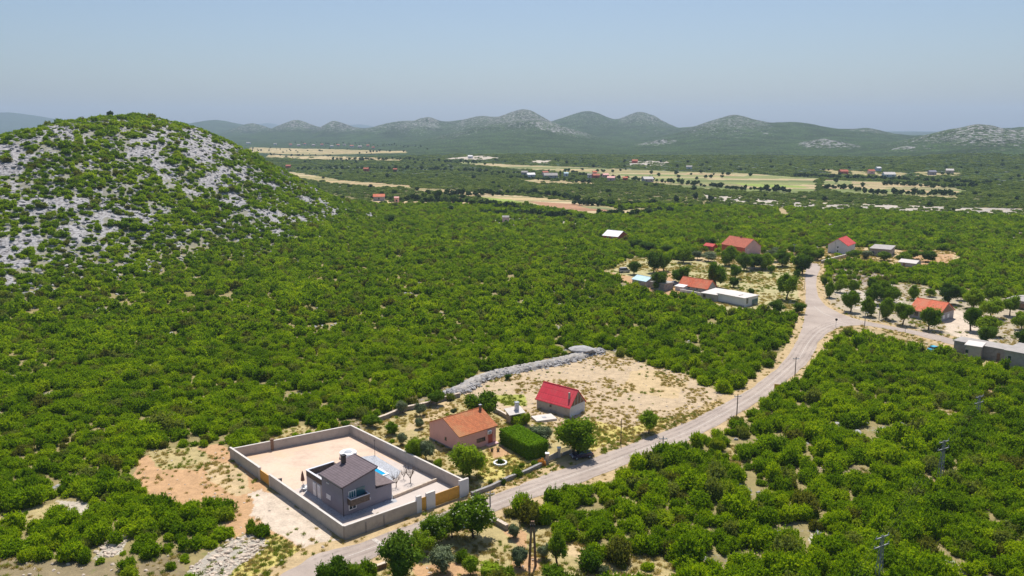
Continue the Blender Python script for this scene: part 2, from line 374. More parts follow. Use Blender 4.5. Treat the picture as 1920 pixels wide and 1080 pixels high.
# ---------------------------------------------------------------- zones of the ground, in photo pixels, laid on the terrain
ZC = dict(earth=(.47, .29, .155), chalk=(.56, .46, .36), dry=(.41, .33, .16), straw=(.50, .375, .215), field=(.47, .36, .235), rub=(.40, .36, .30), litter=(.24, .19, .11),
          tan=(.38, .29, .16), green=(.24, .30, .07), soil=(.36, .20, .12), pale=(.47, .41, .33), grass=(.33, .34, .08), farg=(.19, .20, .09), ham=(.42, .37, .19), plot=(.40, .335, .24), rocky=(.50, .46, .42), burnt=(.30, .24, .20), yel=(.50, .42, .14))
road_up = [(430, 1130), (520, 1080), (565, 1056), (600, 1036), (650, 1026), (700, 1010), (800, 972), (880, 944), (917, 932), (957, 917), (1017, 893), (1083, 871), (1117, 858), (1183, 833), (1250, 807), (1300, 787), (1350, 760), (1400, 734), (1441, 704), (1470, 677), (1489, 650), (1500, 625), (1508, 597), (1511, 570), (1510, 537), (1511, 505), (1514, 494)]
road_dn = [(540, 1130), (600, 1090), (640, 1068), (690, 1052), (720, 1035), (800, 1003), (870, 978), (927, 960), (983, 940), (1033, 923), (1083, 907), (1133, 888), (1183, 868), (1233, 850), (1283, 830), (1333, 805), (1400, 766), (1435, 745), (1468, 720), (1495, 698), (1522, 671), (1535, 642), (1554, 623), (1580, 612), (1625, 611), (1661, 617), (1713, 627), (1752, 638), (1786, 646), (1860, 662), (1990, 690), (1990, 680),
           (1860, 651), (1791, 637), (1752, 627), (1700, 617), (1646, 607), (1597, 596), (1566, 583), (1545, 570), (1533, 550), (1531, 524), (1538, 503), (1532, 494)]
ROAD = Wp(road_up + road_dn[::-1], 0)
ZONES = [  # polygon, colour, scrub density, stone, veg, edge wobble (m)
    # far valley
    ([(470, 276), (600, 279), (760, 283), (760, 287), (560, 290), (470, 286)], 'tan', 0, 0, 0, 8), ([(500, 290), (640, 293), (760, 298), (750, 302), (560, 298), (500, 295)], 'tan', .1, 0, .3, 8),
    ([(540, 322), (640, 338), (760, 347), (780, 352), (700, 351), (600, 341), (540, 328)], 'tan', 0, 0, .1, 5), ([(740, 350), (860, 357), (1000, 369), (1090, 379), (1180, 394), (1236, 389), (1240, 393), (1190, 403), (1120, 404), (1050, 394), (960, 381), (900, 371), (800, 358)], 'tan', 0, 0, .15, 5),
    ([(990, 377), (1080, 383), (1160, 396), (1100, 396), (1020, 386)], 'soil', 0, 0, 0, 3), ([(1080, 386), (1140, 389), (1160, 394), (1110, 391)], 'farg', 0, 0, 0, 3), ([(890, 368), (960, 374), (990, 381), (940, 378)], 'green', 0, 0, 0, 3),
    ([(860, 303), (960, 309), (1150, 316), (1280, 322), (1400, 325), (1540, 334), (1540, 350), (1480, 364), (1380, 359), (1280, 352), (1200, 340), (1080, 325), (960, 315), (870, 308)], 'farg', 0, 0, .0, 8),
    ([(1040, 316), (1220, 320), (1300, 325), (1180, 327), (1060, 321)], 'tan', 0, 0, 0, 5), ([(1280, 323), (1400, 328), (1390, 331), (1280, 328)], 'tan', 0, 0, 0, 5), ([(1370, 343), (1500, 348), (1520, 352), (1420, 352)], 'green', 0, 0, 0, 5),
    ([(1550, 337), (1700, 342), (1800, 352), (1790, 372), (1640, 367), (1545, 359)], 'farg', 0, 0, .1, 8), ([(1600, 340), (1740, 345), (1740, 349), (1600, 345)], 'tan', 0, 0, 0, 4), ([(1680, 355), (1790, 358), (1785, 364), (1700, 361)], 'tan', 0, 0, 0, 4),
    ([(970, 334), (1100, 341), (1120, 346), (1000, 344)], 'tan', .1, .3, .3, 6), ([(1540, 318), (1600, 320), (1700, 324), (1690, 331), (1560, 327)], 'tan', .1, .2, .3, 6), ([(1720, 322), (1800, 324), (1800, 330), (1720, 330)], 'tan', .2, .2, .3, 6),
    ([(820, 298), (900, 292), (940, 296), (900, 300)], 'pale', .1, .3, .1, 5), ([(1000, 300), (1040, 301), (1030, 306), (1000, 305)], 'pale', .1, .3, .1, 5), ([(1180, 300), (1260, 302), (1240, 312), (1180, 309)], 'pale', .4, .6, .1, 5),
    # rocky strips at the right
    ([(1290, 364), (1360, 368), (1480, 378), (1600, 382), (1760, 388), (1980, 394), (1980, 404), (1800, 399), (1640, 395), (1500, 391), (1400, 384), (1300, 373)], 'pale', .36, .60, .4, 6),
    ([(1340, 403), (1460, 409), (1580, 420), (1560, 427), (1440, 420), (1360, 412)], 'pale', .34, .5, .5, 4), ([(1455, 390), (1475, 392), (1480, 408), (1462, 406)], 'tan', 0, 0, 0, 1.5),
    ([(1800, 430), (1860, 434), (1980, 440), (1980, 450), (1880, 448), (1820, 440)], 'pale', .34, .6, .3, 4), ([(900, 412), (960, 408), (1050, 412), (1120, 424), (1060, 430), (960, 428)], 'pale', .3, .5, .4, 4),
    ([(690, 372), (760, 376), (900, 380), (900, 392), (800, 388), (700, 386)], 'straw', .4, .2, .4, 4),
    # hamlet
    ([(1128, 512), (1190, 482), (1240, 486), (1300, 490), (1420, 500), (1490, 492), (1507, 508), (1506, 592), (1450, 590), (1420, 582), (1400, 588), (1290, 560), (1240, 558), (1180, 534)], 'ham', 0, .02, .45, 2),
    ([(1135, 508), (1180, 518), (1230, 535), (1290, 548), (1280, 560), (1240, 555), (1180, 532), (1130, 515)], 'earth', 0, .3, .05, 1.5), ([(1225, 500), (1262, 510), (1275, 540), (1250, 550)], 'earth', 0, .1, .1, 1.5),
    ([(1300, 470), (1360, 472), (1440, 470), (1500, 470), (1500, 494), (1420, 500), (1300, 490)], 'straw', .1, .3, .4, 2),
    ([(1500, 478), (1550, 462), (1620, 464), (1700, 470), (1780, 470), (1810, 486), (1760, 500), (1720, 507), (1640, 500), (1560, 492), (1520, 496)], 'straw', .03, .12, .25, 2), ([(1700, 478), (1790, 476), (1780, 498), (1720, 496)], 'earth', 0, .1, .1, 1.5),
    ([(1540, 506), (1600, 504), (1680, 520), (1640, 536), (1560, 534)], 'burnt', .25, .35, .5, 2), ([(1545, 528), (1640, 536), (1720, 530), (1790, 556), (1900, 560), (1990, 560), (1990, 680), (1850, 650), (1700, 615), (1600, 594), (1555, 575), (1538, 545)], 'plot', 0, .22, .25, 2),
    ([(1760, 588), (1800, 582), (1830, 590), (1860, 640), (1830, 648), (1790, 634), (1770, 612)], 'chalk', 0, .05, 0, 1), ([(1560, 540), (1640, 545), (1700, 556), (1690, 580), (1600, 580)], 'pale', 0, .3, .2, 1),
    ([(1712, 630), (1790, 646), (1800, 665), (1740, 668), (1722, 650)], 'dry', 0, .15, .2, 1), ([(1795, 668), (1990, 700), (1990, 716), (1900, 700), (1820, 682)], 'dry', .1, .15, .2, 1),
    ([(1845, 728), (1885, 722), (1880, 745), (1852, 754)], 'earth', 0, .1, .1, 1),
    ([(1755, 765), (1800, 770), (1790, 790), (1760, 788)], 'tan', .1, .1, .2, 1), ([(1520, 870), (1560, 865), (1660, 890), (1640, 905), (1580, 890), (1540, 885)], 'litter', .15, .4, .3, 1), ([(1540, 822), (1575, 826), (1570, 838), (1545, 836)], 'pale', .1, .4, .2, 1), ([(1725, 884), (1790, 900), (1740, 914), (1735, 900)], 'tan', .1, .2, .2, 1),
    ([(1365, 830), (1400, 840), (1390, 900), (1370, 895)], 'dry', .2, .1, .3, 1), ([(1520, 1000), (1545, 1000), (1540, 1026), (1525, 1022)], 'pale', .1, .2, .2, 1), ([(1655, 1060), (1720, 1062), (1720, 1085), (1660, 1085)], 'tan', .2, .3, .3, 1), ([(1110, 1030), (1230, 1040), (1290, 1075), (1290, 1100), (1100, 1100)], 'dry', .15, .3, .45, 1.2),
    ([(1585, 606), (1630, 608), (1713, 624), (1790, 643), (1800, 664), (1713, 646), (1625, 630), (1585, 624)], 'tan', 0, .1, .3, .6), ([(1540, 625), (1560, 612), (1600, 612), (1600, 626), (1560, 632)], 'tan', 0, .1, .3, .6),
    # near plots
    ([(842, 735), (872, 722), (900, 702), (1000, 680), (1120, 657), (1180, 672), (1280, 700), (1362, 742), (1370, 760), (1300, 787), (1183, 833), (1117, 858), (1090, 850), (1040, 800), (960, 780), (900, 760)], 'field', 0, .03, .15, 1.2),
    ([(1140, 700), (1220, 690), (1300, 720), (1260, 745), (1160, 735)], 'straw', 0, .0, .05, 2), ([(1080, 780), (1160, 800), (1290, 775), (1350, 752), (1350, 762), (1183, 833), (1117, 857), (1100, 840)], 'yel', 0, .03, .5, 1.5), ([(930, 740), (985, 740), (985, 762), (940, 760)], 'grass', 0, .05, .3, 1.5), ([(1100, 672), (1180, 690), (1160, 760), (1100, 740)], 'field', 0, .22, .1, 2),
    ([(652, 812), (700, 790), (740, 770), (850, 736), (905, 750), (965, 782), (1045, 800), (1110, 845), (1083, 872), (957, 920), (885, 945), (876, 925)], 'dry', .02, .08, .4, 1), ([(770, 790), (830, 750), (860, 760), (800, 800), (760, 806)], 'straw', 0, 0, .1, 1), ([(900, 850), (960, 838), (1000, 872), (990, 885), (900, 905)], 'yel', 0, .0, .25, 1), ([(915, 840), (945, 834), (965, 850), (925, 862)], 'earth', 0, 0, .05, .8),
    ([(600, 800), (660, 790), (720, 760), (800, 720), (850, 730), (740, 775), (655, 815), (640, 812)], 'litter', .45, .4, .5, 1.5), ([(520, 800), (640, 795), (640, 812), (540, 832), (470, 845)], 'dry', .3, .35, .4, 1),
    ([(255, 858), (300, 842), (400, 836), (436, 850), (500, 905), (540, 950), (600, 990), (646, 1020), (600, 1036), (520, 1010), (470, 995), (425, 1012), (432, 968), (395, 952), (345, 955), (310, 962), (275, 935), (258, 890)], 'earth', .0, .08, .16, 1.2),
    ([(270, 842), (360, 836), (400, 860), (370, 880), (300, 880)], 'dry', .0, .05, .4, 1), ([(380, 860), (440, 870), (480, 920), (440, 930), (390, 900)], 'straw', 0, .1, .35, 1),
    ([(468, 925), (505, 915), (545, 935), (590, 975), (640, 1012), (622, 1026), (560, 1000), (500, 980), (462, 962), (470, 945)], 'chalk', 0, 0, .0, 2.4),
    ([(380, 1100), (440, 1060), (480, 1015), (520, 1004), (580, 1035), (560, 1060), (500, 1090), (460, 1130)], 'yel', 0, .0, .5, 1), ([(335, 1085), (380, 1045), (430, 1012), (475, 1000), (505, 1008), (500, 1032), (450, 1062), (410, 1100)], 'rub', 0, .2, .2, .8),
    ([(480, 968), (500, 968), (560, 1000), (608, 1028), (585, 1040), (540, 1010), (500, 990)], 'chalk', 0, 0, 0, .5),
    ([(-40, 960), (80, 945), (140, 950), (110, 975), (60, 985), (-40, 1000)], 'dry', .25, .1, .4, 1), ([(100, 940), (170, 945), (180, 965), (120, 975)], 'pale', .15, .4, .3, 1), ([(180, 1000), (240, 1000), (230, 1040), (180, 1050)], 'rub', .1, .4, .4, 1),
    ([(-60, 1030), (100, 1050), (260, 1062), (340, 1030), (350, 1080), (340, 1130), (-60, 1130)], 'litter', .15, .25, .4, 1.2),
    ([(655, 1012), (780, 975), (870, 940), (890, 942), (800, 975), (690, 1012)], 'grass', 0, .0, .5, .6), ([(930, 968), (990, 985), (1090, 1020), (1110, 1060), (1120, 1110), (690, 1110), (720, 1055), (800, 1012), (890, 978)], 'dry', .0, .08, .45, 1), ([(930, 975), (965, 985), (990, 1000), (985, 1040), (1020, 1050), (1000, 1075), (960, 1075), (970, 1030)], 'earth', 0, .05, .2, .8), ([(1060, 1015), (1110, 1025), (1130, 1040), (1090, 1050), (1050, 1035)], 'straw', .05, .1, .3, .8), ([(780, 1060), (860, 1055), (900, 1075), (880, 1100), (780, 1100)], 'earth', 0, .05, .2, .8),
]
ZW = []
for (pl, cn, dens, stn, vg, wob) in ZONES:
    P = Wp(pl); ZW.append((P, ZC[cn], dens, stn, vg, wob, P.min(0) - wob * 2, P.max(0) + wob * 2))
COMP = Wp([(646, 1012), (433, 859), (658, 815), (878, 927)], 0)      # the walled compound: front, left, back, right corners
VERGE = (.46, .34, .19)
PQ = {}
def strips(x, y, cn):
    """long narrow fields lying side by side, each with its own crop colour"""
    yy = y + .12 * x + 10 * vnoise(x / 160, y / 160, 7); k = np.floor(yy / 34).astype(int); xx = x + 61 * (k * 7919 % 13); j = np.floor(xx / 150).astype(int)
    pal = .92 * np.array([(.25, .27, .10), (.36, .32, .15), (.46, .36, .20), (.20, .24, .08), (.40, .34, .17), (.30, .27, .13), (.17, .20, .07)] if cn == 'farg' else [(.50, .38, .20), (.44, .33, .18), (.46, .37, .20), (.36, .30, .14), (.52, .41, .24)])
    c = pal[(k * 31 + j * 17 + (k * j) % 5) % len(pal)]; e = np.minimum((yy / 34) % 1, 1 - (yy / 34) % 1) < .07
    c = np.where(e[:, None], np.array((.14, .16, .06)), c); return c * (.85 + .3 * fbm(x * .1, y, 6, 2, 8))[:, None]
def zone_eval(x, y):
    n = x.shape; d_ = np.hypot(x, y)
    col = np.empty(n + (3,)); col[:] = (.27, .22, .10); dens = np.full(n, .96); stn = np.full(n, .12); vg = np.full(n, .45)
    hs = sstep(1, 14, lefthill(x, y)); h_, rk = far_h(x, y)
    col = col * (1 - hs[..., None]) + np.array((.26, .25, .20)) * hs[..., None]
    lh = lefthill(x, y)
    patch = .55 * fbm(x, y * .7, 30, 3, 91) + .45 * fbm(x, y * .75, 9, 3, 92)
    # bare limestone on the near hill: more towards the top and less on the right-hand flank
    top = sstep(8, 62, lh); flank = sstep(-215, -110, x)
    low = sstep(3, 30, lh); frac = .09 + .33 * low + .18 * top; frac = frac * (1 - .32 * flank)
    if 'q' not in PQ:
        gx, gy = np.meshgrid(np.arange(-420, -60, 3.), np.arange(280, 640, 3.)); PQ['q'] = np.quantile(.55 * fbm(gx, gy * .7, 30, 3, 91) + .45 * fbm(gx, gy * .75, 9, 3, 92), np.linspace(0, 1, 41))
    bare = sstep(-.015, .015, patch - np.interp(1 - frac, np.linspace(0, 1, 41), PQ['q'])) * (lh > .6)
    stn = np.maximum(stn, bare * .95); stn = np.where((lh > 1.5), np.maximum(stn, .52), stn)
    dens = np.where(lh > 3, .70 - .12 * top + .14 * flank, dens); dens = np.where(bare > .4, .16, dens)
    # small holes in the scrub with pale rock
    hole = fbm(x, y, 7, 3, 55); hz = hole > (.70 - .03 * sstep(200, 330, d_) * (x < 150)); dens = np.where(hz & (lh < 3) & (d_ > 105), .1, dens); stn = np.where(hz & (lh < 3), .30 + .35 * vnoise(x / 9, y / 9, 4), stn)
    fr = rk * sstep(1200, 1800, d_); fr = np.clip(fr, 0, .85)
    stn = np.where(d_ > 900, .24 + fr * .42, stn); stn = np.where((d_ > 640) & (d_ < 1300), .30 + .25 * fbm(x, y, 70, 3, 67), stn)
    mid_b = sstep(.52, .62, fbm(x, y, 90, 3, 66)) * sstep(520, 650, d_) * (d_ < 1100); stn = np.maximum(stn, mid_b * .32)
    wx = (fbm(x, y, 6, 3, 11) - .5) * 2; wy = (fbm(x, y, 6, 3, 12) - .5) * 2
    fwx = (fbm(x, y, 60, 3, 13) - .5) * 2; fwy = (fbm(x, y, 60, 3, 14) - .5) * 2
    zone = np.zeros(n, bool)
    for zi_, (P, c_, dn, st, v_, wob, lo, hi) in enumerate(ZW):
        cn_ = ZONES[zi_][1]
        k = np.nonzero((x > lo[0]) & (x < hi[0]) & (y > lo[1]) & (y < hi[1]))
        if not len(k[0]): continue
        a, b = (wx, wy) if wob < 2.5 else (fwx, fwy)
        ins = inside(x[k] + a[k] * wob * 1.3, y[k] + b[k] * wob * 1.3, P)
        kk = tuple(q[ins] for q in k)
        col[kk] = np.array(c_) * (1 if wob < 3 else (.72 + .56 * fbm(x[kk] * .12, y[kk], 9, 3, 88))[:, None]); dens[kk] = dn
        if wob >= 5 and cn_ in ('farg', 'tan'): col[kk] = strips(x[kk], y[kk], cn_)
        stn[kk] = st; vg[kk] = v_; zone[kk] = True
    near = d_ < 560
    k = np.nonzero(near & (y > 60))
    dr = segdist(x[k], y[k], ROAD) + wx[k] * .9; inr = inside(x[k], y[k], ROAD)
    vw = (dr < 2.6) | inr
    kk = tuple(q[vw] for q in k); col[kk] = VERGE; stn[kk] = .1; vg[kk] = .28; dens[kk] = 0; zone[kk] = True
    return col, dens, stn, vg, zone
# ---------------------------------------------------------------- terrain sheet
ang = np.concatenate([np.linspace(-math.pi, -.74, 70, endpoint=False), np.linspace(-.74, .74, 820), np.linspace(.74, math.pi, 71)[1:]])
rad = np.concatenate([[4., 20., 40., 60.], np.geomspace(75, 700, 760), np.geomspace(700, 18000, 480)[1:]])
A_, R_ = np.meshgrid(ang[:-1] if abs(ang[-1] - math.pi) < 1e-6 else ang, rad)
GX, GY = np.sin(A_) * R_, np.cos(A_) * R_
GZ = ht(GX, GY)
gc, gd, gs, gv, gzone = zone_eval(GX, GY)
na, nr = A_.shape[1], A_.shape[0]
idx = np.arange(na * nr).reshape(nr, na)
a0 = idx[:-1]; a1 = idx[1:]
Q = np.stack([a0, np.roll(a0, -1, 1), np.roll(a1, -1, 1), a1], -1).reshape(-1, 4)
V = np.stack([GX, GY, GZ], -1).reshape(-1, 3)
hillmask = (lefthill(GX, GY) > 2.0).ravel()
d2 = np.hypot(GX, GY); farhill = ((GZ > 12) & (d2 > 1200)).ravel()
farw = (sstep(560, 950, d2) * np.where(gzone, 0., 1.)).ravel()
zonec = np.concatenate([gc.reshape(-1, 3), np.ones((na * nr, 1))], 1)
mixw = np.stack([gs.ravel(), gv.ravel(), farw, np.ones(na * nr)], 1)
def terrain(name, keep):
    q = Q[keep]; used, inv = np.unique(q, return_inverse=True); q = inv.reshape(-1, 4)
    me = from_np(name, V[used], q, [M['ground']], smooth=True)
    for an, dat in (('zone', zonec), ('mixw', mixw)):
        at = me.attributes.new(an, 'FLOAT_COLOR', 'POINT'); at.data.foreach_set('color', dat[used].astype(np.float32).ravel())
    o = bpy.data.objects.new(name, me); COL.objects.link(o); return o
fh = hillmask[Q].all(1); ff = farhill[Q].all(1)
tag(terrain('ground', ~fh & ~ff), 'flat karst valley floor of dry earth, grass and scrub', kind='structure')
tag(terrain('hill', fh), 'rocky limestone hill dotted with shrubs on the left', kind='structure')
tag(terrain('hills', ff), 'blue green karst hills along the horizon', kind='structure')
# centre hole of the sheet
MB().poly([tuple(V[i]) for i in idx[0][::-1]]).build('ground_patch', M['yard']).__setitem__('kind', 'structure')

# ---------------------------------------------------------------- road, markings
def fan(P, z, name, m):
    """flat polygon sheet from world xy points"""
    import bmesh
    bm = bmesh.new(); vs = [bm.verts.new((p[0], p[1], z)) for p in P]; f = bm.faces.new(vs); bm.normal_update()
    if f.normal.z < 0: f.normal_flip()
    bmesh.ops.triangulate(bm, faces=bm.faces[:]); me = bpy.data.meshes.new(name); bm.to_mesh(me); bm.free(); me.materials.append(m)
    o = bpy.data.objects.new(name, me); COL.objects.link(o); return o
def spline(P, n=6):
    P = np.array(P, float); out = []
    for i in range(len(P) - 1):
        p0, p1, p2, p3 = P[max(i - 1, 0)], P[i], P[i + 1], P[min(i + 2, len(P) - 1)]
        for k in range(n):
            t_ = k / n; out.append(.5 * ((2 * p1) + (-p0 + p2) * t_ + (2 * p0 - 5 * p1 + 4 * p2 - p3) * t_ ** 2 + (-p0 + 3 * p1 - 3 * p2 + p3) * t_ ** 3))
    out.append(P[-1]); return np.array(out)
up = spline(Wp(road_up, 0)); dn = spline(Wp(road_dn, 0))
jit = lambda P, s: P + np.stack([fbm(P[:, 0], P[:, 1], 3, 2, 3) - .5, fbm(P[:, 0], P[:, 1], 3, 2, 4) - .5], 1) * s
tag(fan(np.concatenate([jit(up, .7), jit(dn, .7)[::-1]]), .05, 'road', M['road']), 'pale worn asphalt road curving to a junction', kind='structure')
def ribbon(mb, pts, wdt, z, dash=None):
    P = np.array(pts); L = 0
    for i in range(len(P) - 1):
        a, b = P[i], P[i + 1]; dv = (b - a) / (np.linalg.norm(b - a) + 1e-9); nn = np.array([-dv[1], dv[0]]) * wdt / 2
        L += np.linalg.norm(b - a)
        if dash and (L % (dash * 2)) > dash: continue
        mb.poly([(a[0] + nn[0], a[1] + nn[1], z), (a[0] - nn[0], a[1] - nn[1], z), (b[0] - nn[0], b[1] - nn[1], z), (b[0] + nn[0], b[1] + nn[1], z)])
mk = MB()
cl = [(600, 1062), (690, 1030), (800, 990), (921, 947), (970, 929), (1050, 900), (1117, 877), (1183, 852), (1242, 829), (1292, 809), (1341, 784), (1400, 751), (1438, 725), (1469, 699), (1498, 672), (1514, 645), (1536, 621), (1565, 608), (1600, 603), (1650, 612), (1710, 622), (1780, 638)]
ribbon(mk, spline(Wp(cl, 0), 5), .16, .062)
ribbon(mk, spline(Wp([(1527, 575), (1545, 588), (1575, 598), (1600, 598)], 0), 5), .3, .070)
tag(mk.build('road_markings', M['paint']), 'faded white centre line and junction curves', kind='structure')
wm = bpy.data.materials.new('road_wear'); wm.use_nodes = True; t = wm.node_tree; p = t.nodes['Principled BSDF']; p.inputs['Base Color'].default_value = (.24, .195, .17, 1); p.inputs['Roughness'].default_value = .9
tr = t.nodes.new('ShaderNodeBsdfTransparent'); mx = t.nodes.new('ShaderNodeMixShader'); t.links.new(ramp(t, noise(t, .7, 5, .7), [(.38, 0.), (.62, .20)]), mx.inputs[0]); t.links.new(tr.outputs[0], mx.inputs[1]); t.links.new(p.outputs[0], mx.inputs[2]); t.links.new(mx.outputs[0], t.nodes['Material Output'].inputs[0])
wr = MB(); cls = spline(Wp(cl, 0), 5); dv = np.gradient(cls, axis=0); dv /= np.linalg.norm(dv, axis=1)[:, None]; nn = np.stack([-dv[:, 1], dv[:, 0]], 1)
for off_, wd_ in ((.75, .5), (2.1, .55), (-.75, .5), (-2.1, .55)): ribbon(wr, cls + nn * off_, wd_, .058)
tag(wr.build('tyre_marks', wm), 'faint dark wheel tracks worn into the asphalt', kind='structure')
pt = MB(); ribbon(pt, spline(Wp([(700, 1011), (716, 1022), (726, 1034)], 0), 4), .7, .075)
tag(pt.build('stop_line', M['paint']), 'worn pale stop line across the road', kind='structure')

# ---------------------------------------------------------------- foliage meshes
def rdir(n, up=.0):
    v = rng.normal(size=(n, 3)); v[:, 2] = v[:, 2] + up; return v / np.linalg.norm(v, axis=1)[:, None]
def leaf_cloud(lobes, n, size, up=.25, spread=(.78, 1.12), jit_=.75, aspect=.62):
    """n leaf sprays on the outside of the lobes (cx, cy, cz, rx, rz); returns verts, quads"""
    L = np.array(lobes); wgt = L[:, 3] ** 2; k = rng.choice(len(L), n, p=wgt / wgt.sum())
    dr = rdir(n, up); rr = rng.uniform(spread[0], spread[1], n)[:, None]
    sc_ = np.stack([L[k, 3], L[k, 3], L[k, 4]], 1)
    bump = 1 + .16 * np.sin(dr[:, 0] * 7 + L[k, 0] * 9) * np.cos(dr[:, 1] * 6 + dr[:, 2] * 5 + L[k, 1] * 7)
    C = L[k, :3] + dr * sc_ * rr * bump[:, None]
    nrm = dr + rng.normal(size=(n, 3)) * jit_; nrm[:, 2] += .35; nrm /= np.linalg.norm(nrm, axis=1)[:, None]
    t1 = np.cross(nrm, rdir(n)); t1 /= np.linalg.norm(t1, axis=1)[:, None] + 1e-9; t2 = np.cross(nrm, t1)
    s = size * rng.uniform(.6, 1.35, n)[:, None]
    V = np.stack([C - t1 * s, C + t2 * s * aspect + nrm * s * .15, C + t1 * s, C - t2 * s * aspect + nrm * s * .15], 1).reshape(-1, 3)
    return V, np.arange(4 * n).reshape(-1, 4)
def core(lobes, f=.80):
    """lumpy inner masses as quads (cube spheres)"""
    Vs, Fs, off = [], [], 0
    g = np.linspace(-1, 1, 5)
    for (cx, cy, cz, rx, rz) in lobes:
        for ax in range(3):
            for sg in (-1, 1):
                a, b = np.meshgrid(g, g); p = np.zeros(a.shape + (3,)); p[..., ax] = sg; p[..., (ax + 1) % 3] = a; p[..., (ax + 2) % 3] = b * sg
                p /= np.linalg.norm(p, axis=-1)[..., None]
                nb = 1 + .14 * np.sin(p[..., 0] * 6 + cx * 9) * np.cos(p[..., 1] * 5 + cy * 7 + p[..., 2] * 4)
                p = p * nb[..., None] * np.array([rx, rx, rz]) * f + np.array([cx, cy, cz])
                i = np.arange(25).reshape(5, 5) + off
                Vs.append(p.reshape(-1, 3)); Fs.append(np.stack([i[:-1, :-1], i[:-1, 1:], i[1:, 1:], i[1:, :-1]], -1).reshape(-1, 4)); off += 25
    return np.concatenate(Vs), np.concatenate(Fs)
def shoots(lobes, ns, per, size, L0, L1, up=.9):
    """leafy shoots that stick out of the lobes, mostly upwards"""
    Lb = np.array(lobes); wgt = Lb[:, 3] ** 2; k = rng.choice(len(Lb), ns, p=wgt / wgt.sum()); dr = rdir(ns, .55); base = Lb[k, :3] + dr * np.stack([Lb[k, 3], Lb[k, 3], Lb[k, 4]], 1) * .85
    ax = dr + np.array([0, 0, up]) + rng.normal(size=(ns, 3)) * .35; ax /= np.linalg.norm(ax, axis=1)[:, None]; ln = rng.uniform(L0, L1, ns)
    tt = np.tile(np.linspace(.05, 1, per), ns); i = np.repeat(np.arange(ns), per); C = base[i] + ax[i] * (tt * ln[i])[:, None] + rng.normal(size=(ns * per, 3)) * (.035 * (1.3 - tt))[:, None]
    t1 = ax[i] * .8 + rng.normal(size=(ns * per, 3)) * .7; t1 /= np.linalg.norm(t1, axis=1)[:, None]; t2 = np.cross(t1, rdir(ns * per)); t2 /= np.linalg.norm(t2, axis=1)[:, None] + 1e-9; s = (size * (1.25 - .6 * tt) * rng.uniform(.7, 1.3, ns * per))[:, None]
    return np.stack([C - t1 * s, C + t2 * s * .45, C + t1 * s, C - t2 * s * .45], 1).reshape(-1, 3), np.arange(4 * ns * per).reshape(-1, 4)
def merge(parts):
    off = 0; Vs, Fs = [], []
    for V_, F_ in parts: Vs.append(V_); Fs.append(F_ + off); off += len(V_)
    return np.concatenate(Vs), np.concatenate(Fs)
def shrub_mesh(name, n, size, m, nl=6, flat=.75, corein=.66, extra=13):
    lobes = []
    for k in range(nl):
        a = rng.uniform(0, 6.28); r = rng.uniform(.15, .62) if k else 0; s = rng.uniform(.36, .60)
        lobes.append((r * math.cos(a), r * math.sin(a), s * flat * .75 + rng.uniform(0, .35) * (1 - r), s, s * flat * rng.uniform(.9, 1.25)))
    big = list(lobes)
    for k in range(extra):                                          # small ragged clumps on the outside
        l_ = big[int(rng.integers(0, len(big)))]; dr = rdir(1, .5)[0]; s = rng.uniform(.09, .2)
        lobes.append((l_[0] + dr[0] * l_[3] * .95, l_[1] + dr[1] * l_[3] * .95, max(.05, l_[2] + dr[2] * l_[4] * .95), s, s * rng.uniform(.9, 2.0)))
    return from_np(name, *merge([core(big, corein * .92), leaf_cloud(lobes, int(n * .7), size, spread=(.66, 1.10)), shoots(big, int(n / 22), 9, size * .95, .18, .52)]), [m])
def crown_mesh(name, n, size, m, nl=16, tall=1.0, ragged=.3, corein=.70):
    """crown of unit radius whose base is at z = 0 and whose top is near 2*tall"""
    lobes = [(0, 0, tall, .62, .62 * tall)]
    for k in range(nl):
        dr = rdir(1, .25)[0]; r = rng.uniform(.38, .68) * (1 + ragged * rng.uniform(-.5, .6)); s = rng.uniform(.24, .42)
        lobes.append((dr[0] * r, dr[1] * r, tall + dr[2] * r * tall, s, s * rng.uniform(.75, 1.05)))
    return from_np(name, *merge([core(lobes, corein), leaf_cloud(lobes, int(n * .8), size, .15, (.68, 1.15)), shoots(lobes, int(n / 40), 8, size, .1, .3, .4)]), [m])
SRC = bpy.data.collections.new('instance_sources')                 # meshes only used as instances, never linked to the scene
def source(name, me):
    o = bpy.data.objects.new(name, me); SRC.objects.link(o); return o
SHN = [shrub_mesh('shrub_near_%d' % i, 2600, .095, M['scrub'], rng.integers(6, 10), rng.uniform(.62, .9)) for i in range(8)]
for i in range(8): source('a%02d' % i, SHN[i])
for i in range(6): source('b%02d' % i, shrub_mesh('shrub_mid_%d' % i, 620, .15, M['scrub'], 7, rng.uniform(.6, .9)))
for i in range(4):                                                  # clumps of several shrubs for far away
    parts = []
    for q in range(5):
        a = rng.uniform(0, 6.28); r = rng.uniform(.1, .85) ** .7; s = rng.uniform(.28, .46); lb = [(r * math.cos(a), r * math.sin(a), s * .55, s, s * rng.uniform(.6, .85))]
        parts += [core(lb, .85), leaf_cloud(lb, 60, .16)]
    source('c%02d' % i, from_np('shrub_far_%d' % i, *merge(parts), [M['scrubfar']]))
for i in range(3): source('d%02d' % i, crown_mesh('far_tree_%d' % i, 260, .2, M['pine'], 7, 1.0))
def rock_mesh(name, m, n=7):
    import bmesh
    bm = bmesh.new(); bmesh.ops.create_icosphere(bm, subdivisions=2, radius=1)
    ax = rdir(n); cut = rng.uniform(.45, .9, n)
    for v in bm.verts:
        p = np.array(v.co)
        for a, c_ in zip(ax, cut):
            dd = p @ a
            if dd > c_: p = p - a * (dd - c_)
        v.co = p
    me = bpy.data.meshes.new(name); bm.to_mesh(me); bm.free(); me.materials.append(m); return me
